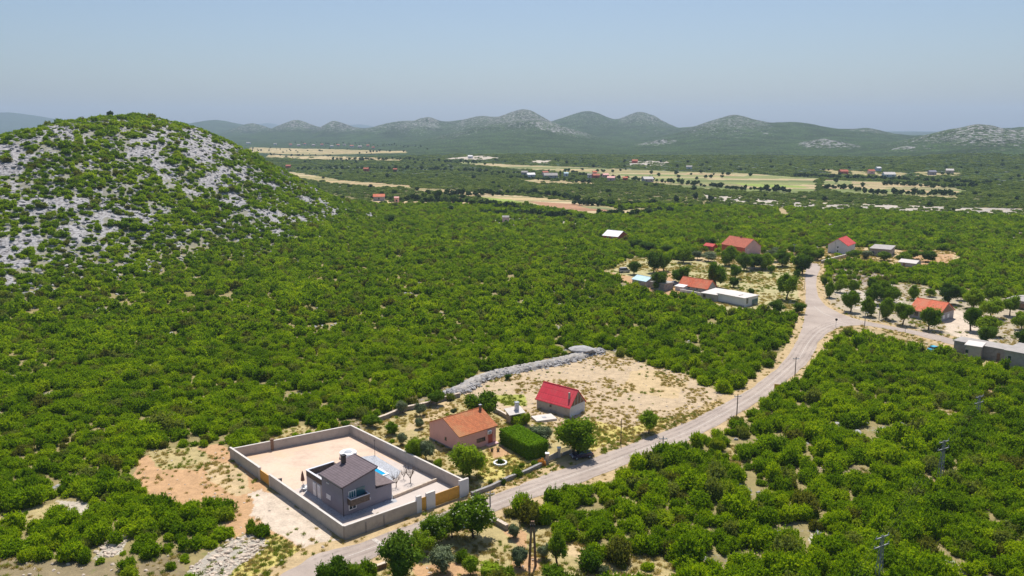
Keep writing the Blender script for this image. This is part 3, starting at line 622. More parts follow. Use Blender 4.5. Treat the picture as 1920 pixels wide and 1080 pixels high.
for i in range(4): source('e%02d' % i, rock_mesh('limestone_%d' % i, M['rock']))
for i in range(4): source('f%02d' % i, rock_mesh('rubble_%d' % i, M['rubble']))
def tuft_mesh(name, m, n=46):
    C = np.concatenate([rng.normal(size=(n, 2)) * .45, np.zeros((n, 1))], 1); tip = C + np.concatenate([rng.normal(size=(n, 2)) * .45, rng.uniform(.5, 1.1, (n, 1))], 1)
    sd = np.cross(tip - C, rdir(n)); sd = sd / np.linalg.norm(sd, axis=1)[:, None] * .09
    return from_np(name, np.stack([C - sd, C + sd, tip + sd * .3, tip - sd * .3], 1).reshape(-1, 3), np.arange(4 * n).reshape(-1, 4), [m])
for i in range(3): source('g%02d' % i, tuft_mesh('straw_%d' % i, M['straw']))
for i in range(3): source('h%02d' % i, tuft_mesh('weed_%d' % i, M['weeds']))
IDX = {'a': (0, 8), 'b': (8, 6), 'c': (14, 4), 'd': (18, 3), 'e': (21, 4), 'f': (25, 4), 'g': (29, 3), 'h': (32, 3)}
def scatter(name, P, rot, scl, ids, label, kind='stuff'):
    n = len(P); me = bpy.data.meshes.new(name); me.vertices.add(n); me.vertices.foreach_set('co', np.asarray(P, np.float32).ravel())
    for an, ty, dat, key in (('rot', 'FLOAT_VECTOR', rot, 'vector'), ('scl', 'FLOAT_VECTOR', scl, 'vector'), ('idx', 'INT', ids, 'value')):
        at = me.attributes.new(an, ty, 'POINT'); at.data.foreach_set(key, np.asarray(dat, np.int32 if ty == 'INT' else np.float32).ravel())
    o = bpy.data.objects.new(name, me); COL.objects.link(o)
    g = bpy.data.node_groups.new(name + '_nodes', 'GeometryNodeTree')
    g.interface.new_socket('Geometry', in_out='INPUT', socket_type='NodeSocketGeometry'); g.interface.new_socket('Geometry', in_out='OUTPUT', socket_type='NodeSocketGeometry')
    gi = g.nodes.new('NodeGroupInput'); go = g.nodes.new('NodeGroupOutput'); ip = g.nodes.new('GeometryNodeInstanceOnPoints')
    ci = g.nodes.new('GeometryNodeCollectionInfo'); ci.inputs['Collection'].default_value = SRC; ci.inputs['Separate Children'].default_value = True; ci.inputs['Reset Children'].default_value = True
    def na_(nm, ty):
        k = g.nodes.new('GeometryNodeInputNamedAttribute'); k.data_type = ty; k.inputs['Name'].default_value = nm; return k.outputs['Attribute']
    g.links.new(gi.outputs[0], ip.inputs['Points']); g.links.new(ci.outputs[0], ip.inputs['Instance']); ip.inputs['Pick Instance'].default_value = True
    g.links.new(na_('idx', 'INT'), ip.inputs['Instance Index']); g.links.new(na_('rot', 'FLOAT_VECTOR'), ip.inputs['Rotation']); g.links.new(na_('scl', 'FLOAT_VECTOR'), ip.inputs['Scale'])
    g.links.new(ip.outputs[0], go.inputs[0]); md = o.modifiers.new('scatter', 'NODES'); md.node_group = g
    return tag(o, label, kind=kind)
def pick(fam, n): return IDX[fam][0] + rng.integers(0, IDX[fam][1], n)
def jgrid(sp, dmin, dmax, half=.80):
    xs = np.arange(-dmax * math.sin(half), dmax * math.sin(half), sp); ys = np.arange(dmin * math.cos(half) * .6, dmax, sp)
    X, Y = np.meshgrid(xs, ys); X = X.ravel() + rng.uniform(-.5, .5, X.size) * sp; Y = Y.ravel() + rng.uniform(-.5, .5, Y.size) * sp
    dd = np.hypot(X, Y); k = (dd > dmin) & (dd < dmax) & (np.abs(np.arctan2(X, Y)) < half); return X[k], Y[k]
# things the scrub must keep clear of are also listed here (world x, y, radius)
KEEP = []
def keep(x, y, r): KEEP.append((x, y, r))
def cleared(x, y):
    ok = np.ones(len(x), bool)
    for kx, ky, kr in KEEP: ok &= (x - kx) ** 2 + (y - ky) ** 2 > kr * kr
    return ok

# ---------------------------------------------------------------- trees
CROWN = {}
for key, mt, n_, sz, tall in (('leaf', 'leaf', 5200, .060, .95), ('leaf2', 'leaf', 5200, .060, 1.15), ('dark', 'leafdark', 5200, .058, 1.05), ('light', 'leaflight', 4200, .062, 1.0), ('olive', 'olive', 3800, .055, .85), ('far', 'pine', 1200, .11, 1.0)):
    CROWN[key] = [crown_mesh('crown_' + key + str(i), n_, sz, M[mt], 18, tall, .35) for i in range(3)]
CROWN['shrub'] = SHN
def trunk_mesh(name, m, lean=.1, nb=6):
    """trunk and limbs for a tree of height 1 (crown from .3 to 1)"""
    b = MB(); a = random.uniform(0, 6.28); lx, ly = math.cos(a) * lean, math.sin(a) * lean
    b.tube([(0, 0, -.05), (lx * .2, ly * .2, .12), (lx * .6, ly * .6, .32), (lx, ly, .62)], [.050, .036, .030, .012])
    for k in range(nb):
        a = 6.28 * k / nb + random.uniform(-.4, .4); z = random.uniform(.26, .42); r = random.uniform(.18, .3)
        b.tube([(lx * z * 1.6, ly * z * 1.6, z), (lx + math.cos(a) * r * .6, ly + math.sin(a) * r * .6, z + .14), (lx + math.cos(a) * r, ly + math.sin(a) * r, z + .34)], [.019, .013, .005], 5)
    return b.mesh(name, m)
TRUNK = [trunk_mesh('trunk_%d' % i, M['bark'], random.uniform(.03, .14)) for i in range(4)]
TRUNKP = trunk_mesh('pale_trunk', M['barkpale'], .1, 9)
def tree(px, py, wpx, hpx, kind, label, group=None, name='tree', cat='tree', low=.22):
    X, Y = W(px, py); X, Y = float(X), float(Y); Z = float(ht(X, Y)); zc = float(zc_of(X, Y, Z))
    r = wpx * zc / F / 2; hh = hpx * zc / (F * CP)
    t_ = thing(name, label, cat, (X, Y, Z - .05), random.uniform(0, 6.28), group)
    tr = child('trunk', random.choice(TRUNK), t_); k_ = hh * .98; tr.scale = (k_ * .75, k_ * .75, k_)
    me = random.choice(CROWN[kind]); c_ = child('crown', me, t_); tall = {'leaf': .95, 'leaf2': 1.15, 'dark': 1.05, 'olive': .85}.get(kind, 1.0)
    z0 = hh * low; c_.location = (0, 0, z0); c_.scale = (r, r, (hh - z0) / (2 * tall)); c_.rotation_euler = (0, 0, random.uniform(0, 6.28))
    if 'pale tips' in label or 'walnut' in label:
        lb_ = [(0, 0, tall, .78, .75 * tall)]; cl = from_np('pale_tips', *leaf_cloud(lb_, 120, .045, .6, (.95, 1.25)), [M['bloom']]); q = child('pale_tips', cl, c_)
    keep(X, Y, max(r * .85, 1.2)); return t_
def bush(px, py, wpx, hpx, label, m='scrub', group=None, name='shrub', cat='shrub', me=None):
    X, Y = W(px, py); X, Y = float(X), float(Y); Z = float(ht(X, Y)); zc = float(zc_of(X, Y, Z)); s = wpx * zc / F / 2
    if me is None:
        me = random.choice(SHN)
        if m != 'scrub':
            me = me.copy(); me.materials.clear(); me.materials.append(M[m])
    o = bpy.data.objects.new(name, me); COL.objects.link(o); o.location = (X, Y, Z - .05); o.rotation_euler = (0, 0, random.uniform(0, 6.28))
    o.scale = (s, s, hpx * zc / (F * CP) / 1.15); keep(X, Y, s * .8); return tag(o, label, cat, group)

# ---------------------------------------------------------------- houses
def frame_of(A, B, C):
    """origin at the front corner, x towards C, y towards B (square), returns loc, rz, len x, len y"""
    a, b, c_ = (np.array([float(q) for q in W(*p, 0)]) for p in (A, B, C))
    u1 = (c_ - a) / np.linalg.norm(c_ - a); v1 = (b - a) / np.linalg.norm(b - a)
    u2 = np.array([v1[1], -v1[0]]); u = u1 * np.linalg.norm(c_ - a) + u2 * np.linalg.norm(b - a); u /= np.linalg.norm(u)
    return a, math.atan2(u[1], u[0]), float(np.linalg.norm(c_ - a)), float(np.linalg.norm(b - a))
def window(parent, face, x, z, w_, h_, fr='white', gl='glass', name='window', label=None, depth=0.05, mull=1, W_=0, D_=0):
    """face 'R': the wall y = 0; face 'L': the wall x = 0 (x measured from the front corner)"""
    def P(b, a0, a1, d0, d1, z0, z1):
        if face == 'R': b.box(a0, a1, -d1, -d0, z0, z1)
        else: b.box(-d1, -d0, a0, a1, z0, z1)
    b = MB(); t_ = min(.12, w_ * .14)
    P(b, x, x + w_, -.02, depth, z + h_ - t_, z + h_); P(b, x, x + w_, -.02, depth + .04, z, z + t_)
    P(b, x, x + t_, -.02, depth, z + t_, z + h_ - t_); P(b, x + w_ - t_, x + w_, -.02, depth, z + t_, z + h_ - t_)
    for k in range(mull):
        xm = x + w_ * (k + 1) / (mull + 1); P(b, xm - t_ / 3, xm + t_ / 3, -.02, depth * .8, z + t_, z + h_ - t_)
    o = b.build(name, M[fr], parent)
    if label: o['label'] = label
    g = MB(); P(g, x + t_, x + w_ - t_, -.02, depth * .35, z + t_, z + h_ - t_); g.build('pane', M[gl], o); return o
def house(name, label, A, B, C, he, hr, ridge, wall, roof, group=None, cat='house', ov=.35, W_=None, D_=None, gable=None, th=.14, z0=-.3):
    a, rz, w_, d_ = frame_of(A, B, C); w_ = W_ or w_; d_ = D_ or d_
    t_ = thing(name, label, cat, (a[0], a[1], 0), rz, group); keep(a[0] + math.cos(rz) * w_ / 2 - math.sin(rz) * d_ / 2, a[1] + math.sin(rz) * w_ / 2 + math.cos(rz) * d_ / 2, math.hypot(w_, d_) / 2 + 1.0)
    b = MB()
    if ridge == 'flat':
        b.prism([(0, 0), (w_, 0), (w_, d_), (0, d_)], z0, he); b.build('wall', M[wall], t_)
        r = MB().box(-ov, w_ + ov, -ov, d_ + ov, he + .003, he + .25).build('roof', M[roof], t_)
    elif ridge in 'xy':
        if ridge == 'x': pts = [(0, 0, he), (0, d_ / 2, hr), (0, d_, he), (w_, d_, he), (w_, d_ / 2, hr), (w_, 0, he)]
        else: pts = [(0, 0, he), (w_ / 2, 0, hr), (w_, 0, he), (w_, d_, he), (w_ / 2, d_, hr), (0, d_, he)]
        n = len(b.v); b.v += pts + [(p[0], p[1], z0) for p in pts]
        e = [(0, 1), (1, 2), (2, 3), (3, 4), (4, 5), (5, 0)]; b.f += [(n + i, n + i + 6, n + j + 6, n + j) for i, j in e]
        b.f += [(n, n + 1, n + 4, n + 5), (n + 1, n + 2, n + 3, n + 4), (n + 6, n + 11, n + 10, n + 9, n + 8, n + 7)]; b.build('wall', M[wall], t_)
        r = MB(); sl_ = (hr - he) / ((d_ if ridge == 'x' else w_) / 2); ez = he - ov * sl_ + th + .02; tz = hr + th + .02
        if ridge == 'x':
            r.slab([(-ov, -ov, ez), (w_ + ov, -ov, ez), (w_ + ov, d_ / 2, tz), (-ov, d_ / 2, tz)], th); r.slab([(-ov, d_ / 2, tz), (w_ + ov, d_ / 2, tz), (w_ + ov, d_ + ov, ez), (-ov, d_ + ov, ez)], th)
        else:
            r.slab([(-ov, d_ + ov, ez), (-ov, -ov, ez), (w_ / 2, -ov, tz), (w_ / 2, d_ + ov, tz)], th); r.slab([(w_ / 2, d_ + ov, tz), (w_ / 2, -ov, tz), (w_ + ov, -ov, ez), (w_ + ov, d_ + ov, ez)], th)
        r = r.build('roof', M[roof], t_)
        c_ = MB(); (c_.tube([(-ov, d_ / 2, tz), (w_ + ov, d_ / 2, tz)], [.1, .1], 6) if ridge == 'x' else c_.tube([(w_ / 2, -ov, tz), (w_ / 2, d_ + ov, tz)], [.1, .1], 6)); c_.build('ridge_cap', M[roof], r)
    return t_, w_, d_, r

# ================================================================ the walled compound with the grey house
def to_local(a, rz, px, py):
    X, Y = W(px, py, 0); dx, dy = float(X) - a[0], float(Y) - a[1]; return dx * math.cos(rz) + dy * math.sin(rz), -dx * math.sin(rz) + dy * math.cos(rz)
cx, cy = COMP.mean(0)
keep(cx, cy, 8)
wall = thing('boundary_wall', 'long pale concrete boundary wall with ochre gates around the grey house', 'wall', (0, 0, 0))
HW = 2.15
def wall_run(a, b, h0, h1, th=.3, m='concrete', cap=True, name='wall_panel', lb=None):
    a = np.array(a); b = np.array(b); u = (b - a) / np.linalg.norm(b - a); nn = np.array([-u[1], u[0]]) * th / 2
    o = MB().prism([tuple(a - nn), tuple(b - nn), tuple(b + nn), tuple(a + nn)], -.3, [h0, h1, h1, h0]).build(name, M[m], wall)
    if cap:
        nn2 = nn * 1.25; ue = u * .0
        c_ = MB(); q = [tuple(a - nn2), tuple(b - nn2), tuple(b + nn2), tuple(a + nn2)]; n = 0
        c_.v = [(q[0][0], q[0][1], h0 + .003), (q[1][0], q[1][1], h1 + .003), (q[2][0], q[2][1], h1 + .003), (q[3][0], q[3][1], h0 + .003)] + [(q[0][0], q[0][1], h0 + .09), (q[1][0], q[1][1], h1 + .09), (q[2][0], q[2][1], h1 + .09), (q[3][0], q[3][1], h0 + .09)]
        c_.f = [(3, 2, 1, 0), (4, 5, 6, 7), (0, 1, 5, 4), (1, 2, 6, 5), (2, 3, 7, 6), (3, 0, 4, 7)]; c_.build('coping', M['conc_light'], wall)
    if lb: o['label'] = lb
    return o
FA, LB, BC, RD = COMP
def lerp(a, b, t): return a + (b - a) * t
def tpx(a, b, px):
    """fraction along the ground line a-b where it shows at photo column px"""
    lo, hi = 0., 1.
    s = px_of(*b)[0] > px_of(*a)[0]
    for _ in range(40):
        mm = (lo + hi) / 2; q = px_of(*lerp(a, b, mm))[0]
        if (q < px) == s: lo = mm
        else: hi = mm
    return (lo + hi) / 2
def gate(a, b, h, n, name='gate', sub='gate_board', m='ochre'):
    a = np.array(a); b = np.array(b); u = (b - a); L = np.linalg.norm(u); u /= L; nn = np.array([-u[1], u[0]]) * .05
    g = MB().prism([tuple(a - nn), tuple(b - nn), tuple(b + nn), tuple(a + nn)], .08, h).build(name, M[m], wall); nb = MB()
    for k in range(n):
        for sgn in (-1, 1):
            p = a + u * L * (k + .5) / n; q = nn * 1.5 * sgn; e = u * L / n * .43
            nb.prism([tuple(p - e + nn * sgn), tuple(p + e + nn * sgn), tuple(p + e + q), tuple(p - e + q)][::sgn], .16, h - .08)
    nb.build(sub, M[m], g); return g
g0, g1 = tpx(FA, LB, 508), tpx(FA, LB, 488)
wall_run(FA, lerp(FA, LB, g0), HW, HW); wall_run(lerp(FA, LB, g1), LB, HW * 1.02, HW * .98)
gate(lerp(FA, LB, g0), lerp(FA, LB, g1), HW * .86, 8)
for tt in (g0, g1):
    p = lerp(FA, LB, tt); MB().box(p[0] - .22, p[0] + .22, p[1] - .22, p[1] + .22, -.2, HW + .12).build('gate_post', M['conc_light'], wall)
wall_run(LB, BC, 1.75, 1.9, m='concrete'); p = lerp(LB, BC, .33); MB().box(p[0] - .3, p[0] + .3, p[1] - .3, p[1] + .3, -.2, 2.25).build('pillar', M['rust'], wall)
wall_run(BC, RD, 1.95, 2.15)
d0, d1, d2_, d3, d4 = (tpx(FA, RD, q) for q in (781, 790, 799, 815.5, 861))
wall_run(FA, lerp(FA, RD, d0), HW, HW * .98)
wall_run(lerp(FA, RD, d0), lerp(FA, RD, d1), 2.75, 2.75, .36, 'whitewall'); gate(lerp(FA, RD, d1), lerp(FA, RD, d2_), 2.3, 2, 'door')
wall_run(lerp(FA, RD, d2_), lerp(FA, RD, d3), 2.75, 2.75, .36, 'whitewall')
dm = (d3 + d4) / 2 + .008
gate(lerp(FA, RD, d3), lerp(FA, RD, dm - .001), 2.15, 10); gate(lerp(FA, RD, dm + .001), lerp(FA, RD, d4), 2.15, 9)
wall_run(lerp(FA, RD, d4), RD, 2.9, 2.9, .36, 'whitewall')
# joints and drip lines of the front wall as small buttress strips
for f_ in (.27, .52):
    p = lerp(FA, RD, d0 * f_); u = (RD - FA) / np.linalg.norm(RD - FA); nn = np.array([u[1], -u[0]])
    MB().prism([tuple(p + nn * .15), tuple(p + nn * .15 + u * .22), tuple(p + nn * .24 + u * .22), tuple(p + nn * .24)], -.2, HW * .8).build('drain_strip', M['darkblock'], wall)
# yard sheets
o = fan([lerp(a, np.array([cx, cy]), .004) for a in COMP], .030, 'yard', M['yard']); tag(o, 'pinkish bare earth yard inside the boundary wall', kind='structure')
pv = Wp([(653, 1003), (545, 921), (576, 911), (648, 960), (737, 934), (818, 901), (868, 921)], 0)
tag(fan(pv, .045, 'paving', M['paving']), 'pale concrete apron around the grey house', kind='structure')
tag(fan(Wp([(642, 979), (585, 938), (563, 914), (575, 908), (600, 930), (645, 958), (737, 928), (745, 941), (700, 957)], 0), .060, 'gravel_strip', M['gravel']), 'blue grey stone strip around the grey house', kind='structure')
tag(fan(Wp([(676, 857), (703, 854), (752, 884), (744, 897), (725, 905), (690, 890), (640, 870)], 0), .052, 'gravel_bed', M['gravel']), 'light grey gravel around the pool', kind='structure')
tag(fan(Wp([(704, 850), (818, 899), (738, 932), (722, 905), (752, 886)], 0), .038, 'pale_yard', M['paving']), 'pale bare yard right of the house', kind='structure')
kb = Wp([(737, 935), (819, 902)], 0); u = kb[1] - kb[0]; u /= np.linalg.norm(u); nn = np.array([-u[1], u[0]]) * .16
tag(MB().prism([tuple(kb[0] - nn), tuple(kb[1] - nn), tuple(kb[1] + nn), tuple(kb[0] + nn)], 0, .55).build('low_wall', M['rubble']), 'low stone kerb wall dividing the yard from the apron', 'wall')

a, rz, Wd, Dd = frame_of((645, 968.5), (573, 921), (735.5, 935.5))
keep(a[0], a[1], 10)
L_ = lambda px, py: to_local(a, rz, px, py)
Dm = L_(599, 944)[1]; Wm = L_(705, 946)[0]
he = h_of(645, 968.5, 914); hr = h_of(705, 946.5, 878.5); hl = h_of(573, 921, 883); hx = h_of(735, 936, 907.5)
GH = thing('grey_house', 'two storey grey house with dark sloping roof inside the walled yard', 'house', (a[0], a[1], .06), rz)
b = MB(); b.v = [(0, 0, -.3), (Wm, 0, -.3), (Wm, Dm, -.3), (0, Dm, -.3), (0, 0, he), (Wm, 0, hr), (Wm, Dm, hr), (0, Dm, he)]
b.f = [(3, 2, 1, 0), (4, 5, 6, 7), (0, 1, 5, 4), (1, 2, 6, 5), (2, 3, 7, 6), (3, 0, 4, 7)]; b.build('wall', M['greywall'], GH)
sl_ = (hr - he) / Wm; ov = .35
rf = MB().slab([(-ov, Dm + .2, he - ov * sl_ + .2), (-ov, -.3, he - ov * sl_ + .2), (Wm + .3, -.3, hr + .3 * sl_ + .2), (Wm + .3, Dm + .2, hr + .3 * sl_ + .2)], .16).build('roof', M['tile_dark'], GH)
MB().tube([(Wm + .3, -.32, hr + .3 * sl_ + .2), (Wm + .3, Dm + .22, hr + .3 * sl_ + .2)], [.09, .09], 6).build('ridge_cap', M['tile_dark'], rf)
MB().box(-ov - .14, -ov, -.3, Dm + .2, he - ov * sl_ + .0, he - ov * sl_ + .14).build('gutter', M['black'], rf)
MB().slab([(-ov, -.34, he - ov * sl_ + .17), (-ov, -.303, he - ov * sl_ + .17), (Wm + .3, -.303, hr + .3 * sl_ + .17), (Wm + .3, -.34, hr + .3 * sl_ + .17)], .22).build('barge_board', M['tile_dark'], rf)
ch = MB().box(Wm * .58, Wm * .58 + .6, Dm - 1.0, Dm - .4, he, hr + .95).build('chimney', M['brown'], GH)
MB().box(Wm * .58 - .08, Wm * .58 + .68, Dm - 1.08, Dm - .32, hr + .953, hr + 1.06).build('chimney_cap', M['black'], ch)
MB().tube([(-.08, -.08, 0), (-.08, -.08, he)], [.06, .06], 6).build('downpipe', M['black'], GH)
# lower wing behind on the left with a parapet terrace
b = MB(); b.box(.25, Wm * .9, Dm, Dd, -.3, hl - 1.0); b.build('wall', M['lightgrey'], GH)
pr = MB(); t_ = .22; z0, z1 = hl - .997, hl
pr.box(.22, .22 + t_, Dm, Dd, z0, z1); pr.box(.22 + t_, Wm * .9 - t_, Dd - t_, Dd, z0, z1); pr.box(Wm * .9 - t_, Wm * .9 + .02, Dm, Dd, z0, z1)
pr.build('parapet', M['brown'], GH)
pc = MB(); pc.box(.16, .5, Dm, Dd + .05, z1 + .003, z1 + .1); pc.box(.5, Wm * .9 + .08, Dd - .28, Dd + .05, z1 + .003, z1 + .1); pc.build('coping', M['whitewall'], GH)
# low extension at the right
e = MB(); e.box(Wm, Wd, 0, Dm * .8, -.3, hx); e.build('wall', M['greywall'], GH)
er = MB().slab([(Wm + .003, -.3, hx + .62), (Wd + .45, -.3, hx + .18), (Wd + .45, Dm * .8 + .2, hx + .18), (Wm + .003, Dm * .8 + .2, hx + .62)], .16).build('roof', M['tile_dark_x'], GH)
# openings. right face is y = 0, left face is x = 0
def xr(px): return Wm * 0 + L_(px, 968.5 - (px - 645) * (33 / 90.5))[0]
def yl(px): return L_(px, 968.5 - (645 - px) * (47.5 / 72))[1]
x0, x1 = xr(655), xr(669); window(GH, 'R', x0, he * .52, x1 - x0, he * .26, 'white', 'teal', 'balcony_door', mull=2)
x2 = xr(686.5); MB().box(x1 + .05, x2 - .1, -.03, .02, he * .52, he * .80).build('balcony_recess', M['teal'], GH)
bl = MB(); bl.box(x0 - .15, x2, -1.0, -.02, he * .40, he * .47); b1 = bl.build('balcony', M['brown'], GH)
bp = MB(); bp.box(x0 - .15, x2, -1.1, -1.003, he * .36, he * .575); bp.box(x0 - .25, x0 - .153, -1.1, -.02, he * .36, he * .575); bp.box(x2 + .003, x2 + .1, -1.1, -.02, he * .36, he * .575); bp.build('balustrade', M['brown'], b1)
bh = MB(); bh.box(x0 - .28, x2 + .13, -1.14, -.98, he * .578, he * .60); bh.box(x0 - .28, x0 - .12, -.977, -.02, he * .578, he * .60); bh.box(x2 - .03, x2 + .13, -.977, -.02, he * .578, he * .60); bh.build('handrail', M['whitewall'], b1)
window(GH, 'R', xr(654.5), he * .13, xr(669) - xr(654.5), he * .17, 'white', 'glass', label='wide white lower window')
for px in (682, 691.5): MB().box(xr(px), xr(px) + .28, -.22, -.003, he * .27, he * .34).build('wall_lamp', M['whitewall'], GH)
y0, y1 = yl(621), yl(613); window(GH, 'L', y0, he * .26, y1 - y0, he * .155, 'white', 'white', mull=1, label='small white shuttered window')
MB().box(-.12, -.003, yl(619), yl(615), he * .80, he * .835).build('wall_lamp', M['whitewall'], GH)
# openings of the wing (its wall is at x = .25)
for y_, w_, z_ in ((Dm + (Dd - Dm) * .62 - 1.1, .95, .1), (Dm + (Dd - Dm) * .2 - .3, 1.0, .1)):
    dr = MB().box(.13, .247, y_, y_ + w_, z_, z_ + 2.3).build('door', M['white'], GH); MB().box(.10, .127, y_ + .12, y_ + w_ - .12, z_ + 1.0, z_ + 2.0).build('door_panel', M['whitewall'], dr)

# pool
P = Wp([(730, 890), (700, 873), (716, 897)], 0); pu = P[1] - P[0]; pu /= np.linalg.norm(pu); pv_ = P[2] - P[0]; pv_ = pv_ - pu * (pv_ @ pu); pv_ /= np.linalg.norm(pv_)
prz = math.atan2(pu[1], pu[0]); s_ = 1 if (pu[0] * pv_[1] - pu[1] * pv_[0]) > 0 else -1
PO = thing('swimming_pool', 'bright blue swimming pool with white rim behind the grey house', 'pool', (P[0][0], P[0][1], .06), prz)
def py_(b, x0, x1, y0, y1, z0, z1): b.box(x0, x1, min(y0 * s_, y1 * s_), max(y0 * s_, y1 * s_), z0, z1)
b = MB(); py_(b, 0, 8, 0, .4, 0, .14); py_(b, 0, 8, 4.6, 5, 0, .14); py_(b, 0, .4, .4, 4.6, 0, .14); py_(b, 7.6, 8, .4, 4.6, 0, .14); b.build('pool_rim', M['white'], PO)
b = MB(); py_(b, .4, 7.6, .4, 4.6, 0, .06); b.build('water', M['water'], PO)
def at_px(px, py): X, Y = W(px, py, 0); return float(X), float(Y)
def height_at(px, pyb, pyt): return float(h_of(px, pyb, pyt))
# things in the yard
X, Y = at_px(653, 857)
tb = thing('round_tub', 'round white tub with grey cover in the yard behind the chimney', 'hot tub', (X, Y, .03)); MB().tube([(0, 0, 0), (0, 0, .2), (0, 0, 1.0)], [1.5, 1.6, 1.55], 20).build('shell', M['white'], tb); MB().tube([(0, 0, 1.003), (0, 0, 1.08), (0, 0, 1.16)], [.75, .7, .3], 16).build('cover', M['steel'], tb)
X, Y = at_px(703, 855.5)
lp = thing('lamp_post', 'thin dark post standing in the yard beside the gravel', 'post', (X, Y, .03)); MB().tube([(0, 0, 0), (0, 0, 3.0)], [.05, .035], 6).build('pole', M['black'], lp); MB().tube([(0, 0, 3.0), (0, 0, 3.2)], [.09, .05], 8).build('lamp_head', M['black'], lp)
X, Y = at_px(568.5, 917)
ps = thing('parasol', 'closed brown parasol on the paving left of the grey house', 'parasol', (X, Y, .06)); MB().tube([(0, 0, 0), (0, 0, 3.3)], [.04, .03], 6).build('pole', M['steel'], ps); MB().tube([(0, 0, 1.5), (0, 0, 1.9), (0, 0, 2.6), (0, 0, 3.25)], [.34, .30, .2, .04], 9).build('canopy', M['parasol'], ps); MB().tube([(0, 0, 0), (0, 0, .12)], [.4, .38], 12).build('base', M['steel'], ps)
X, Y = at_px(525.5, 907)
pt_ = thing('gate_motor_box', 'small dark box standing just inside the left gate', 'box', (X, Y, .03), .4); MB().box(-.3, .3, -.2, .2, 0, .8).build('housing', M['brown'], pt_, .03); MB().box(-.34, .34, -.24, .24, .803, .88).build('lid', M['black'], pt_)
for i, (px, py, lb) in enumerate(((570.5, 920.5, 'nearer white garden chair under the closed parasol'), (574, 918, 'farther white garden chair against the wing of the grey house'))):
    X, Y = at_px(px, py); g = thing('garden_chair', lb, 'chair', (X, Y, .06), 1 + i, 'white garden chairs by the parasol'); MB().box(-.28, .28, -.28, .28, .42, .48).build('seat', M['white'], g); MB().box(-.28, .28, .24, .3, .483, 1.0).build('backrest', M['white'], g)
    for sx in (-.24, .2):
        for sy in (-.24, .2): MB().box(sx, sx + .04, sy, sy + .04, 0, .417).build('leg', M['white'], g)
for px, py, lb in ((700.5, 974, 'larger dark planter pot on the front apron'), (708, 970, 'smaller dark planter pot on the front apron'), (762, 954, 'dark pot beside the front wall')):
    X, Y = at_px(px, py); g = thing('planter', lb, 'planter', (X, Y, .05), 0, 'dark pots on the apron'); MB().tube([(0, 0, 0), (0, 0, .45)], [.22, .34], 10).build('pot', M['brown'], g); bo = child('plant', tuft_mesh('potted_plant', M['weeds'], 30), g, (0, 0, .4)); bo.scale = (.3, .3, .4)
for px, py, s, lb in ((770, 905, 1.0, 'leafless young tree with pale branches nearer the yard wall'), (743, 914, .9, 'leafless young tree with pale branches nearer the grey house'), (757, 899, .6, 'smallest leafless sapling in the pale yard')):
    X, Y = at_px(px, py); g = thing('bare_tree', lb, 'tree', (X, Y, .05), random.uniform(0, 6), 'bare young trees in the yard'); b = MB(); random.seed(int(px))
    b.tube([(0, 0, 0), (.05, 0, .7)], [.08, .06], 6)
    for k in range(9):
        an = k * .7; r = random.uniform(.5, 1.1); zt = random.uniform(2.2, 3.6); mid = (math.cos(an) * r * .6, math.sin(an) * r * .6, 1.5)
        b.tube([(.05, 0, .65), mid, (math.cos(an) * r, math.sin(an) * r, zt)], [.045, .03, .012], 5)
        for q in range(4): an2 = an + random.uniform(-1.4, 1.4); b.tube([mid, (mid[0] + math.cos(an2) * .7, mid[1] + math.sin(an2) * .7, random.uniform(1.8, 3.1))], [.022, .008], 4)
    bo = b.build('trunk', M['bark'], g); g.scale = (s, s, s)
random.seed(11)

# ================================================================ pink house and its garden
he = h_of(803, 823, 792) ; hr = he + 3.3
T, w_, d_, r = house('pink_house', 'pink plastered house with weathered orange tile roof and small square window', (862, 851), (803, 823.5), (932, 830), he, he + 2.2, 'x', 'pink', 'tile_org_x', ov=.3)
window(T, 'L', d_ * .42, he * .38, .6, .7, 'rust', 'glass', mull=0)
window(T, 'R', w_ * .46, he * .30, w_ * .24, he * .24, 'rust', 'glass', mull=3, label='wide dark window in the front wall')
MB().box(w_ * .70, w_ - .02, -1.0, -.003, 0, .25).build('porch_step', M['pinkpale'], T)
dr = MB().box(w_ * .78, w_ * .9, -.06, -.003, .253, he * .70).build('door', M['redwall'], T); MB().box(w_ * .88, w_ * .89, -.10, -.063, 1.2, 1.35).build('handle', M['steel'], dr)
ac = MB().box(w_ * .74, w_ * .84, -.5, -.063, he * .66, he * .86).build('air_conditioner', M['white'], T, .03); MB().tube([(w_ * .79, -.52, he * .76), (w_ * .79, -.503, he * .76)], [.28, .28], 12).build('fan_grille', M['steel'], ac)
cb = MB().box(w_ * .93, w_ * .93 + .4, d_ * .42, d_ * .42 + .4, he + 1.2, he + 3.1).build('chimney', M['rust'], r); MB().box(w_ * .93 - .06, w_ * .93 + .46, d_ * .42 - .06, d_ * .42 + .46, he + 3.103, he + 3.2).build('chimney_cap', M['steel'], cb)
MB().box(-.12, -.003, -.1, d_ + .1, -.2, .35).build('wall_foot_strip', M['darkblock'], T)  # dark strip drawn in for the shadow line at the gable foot
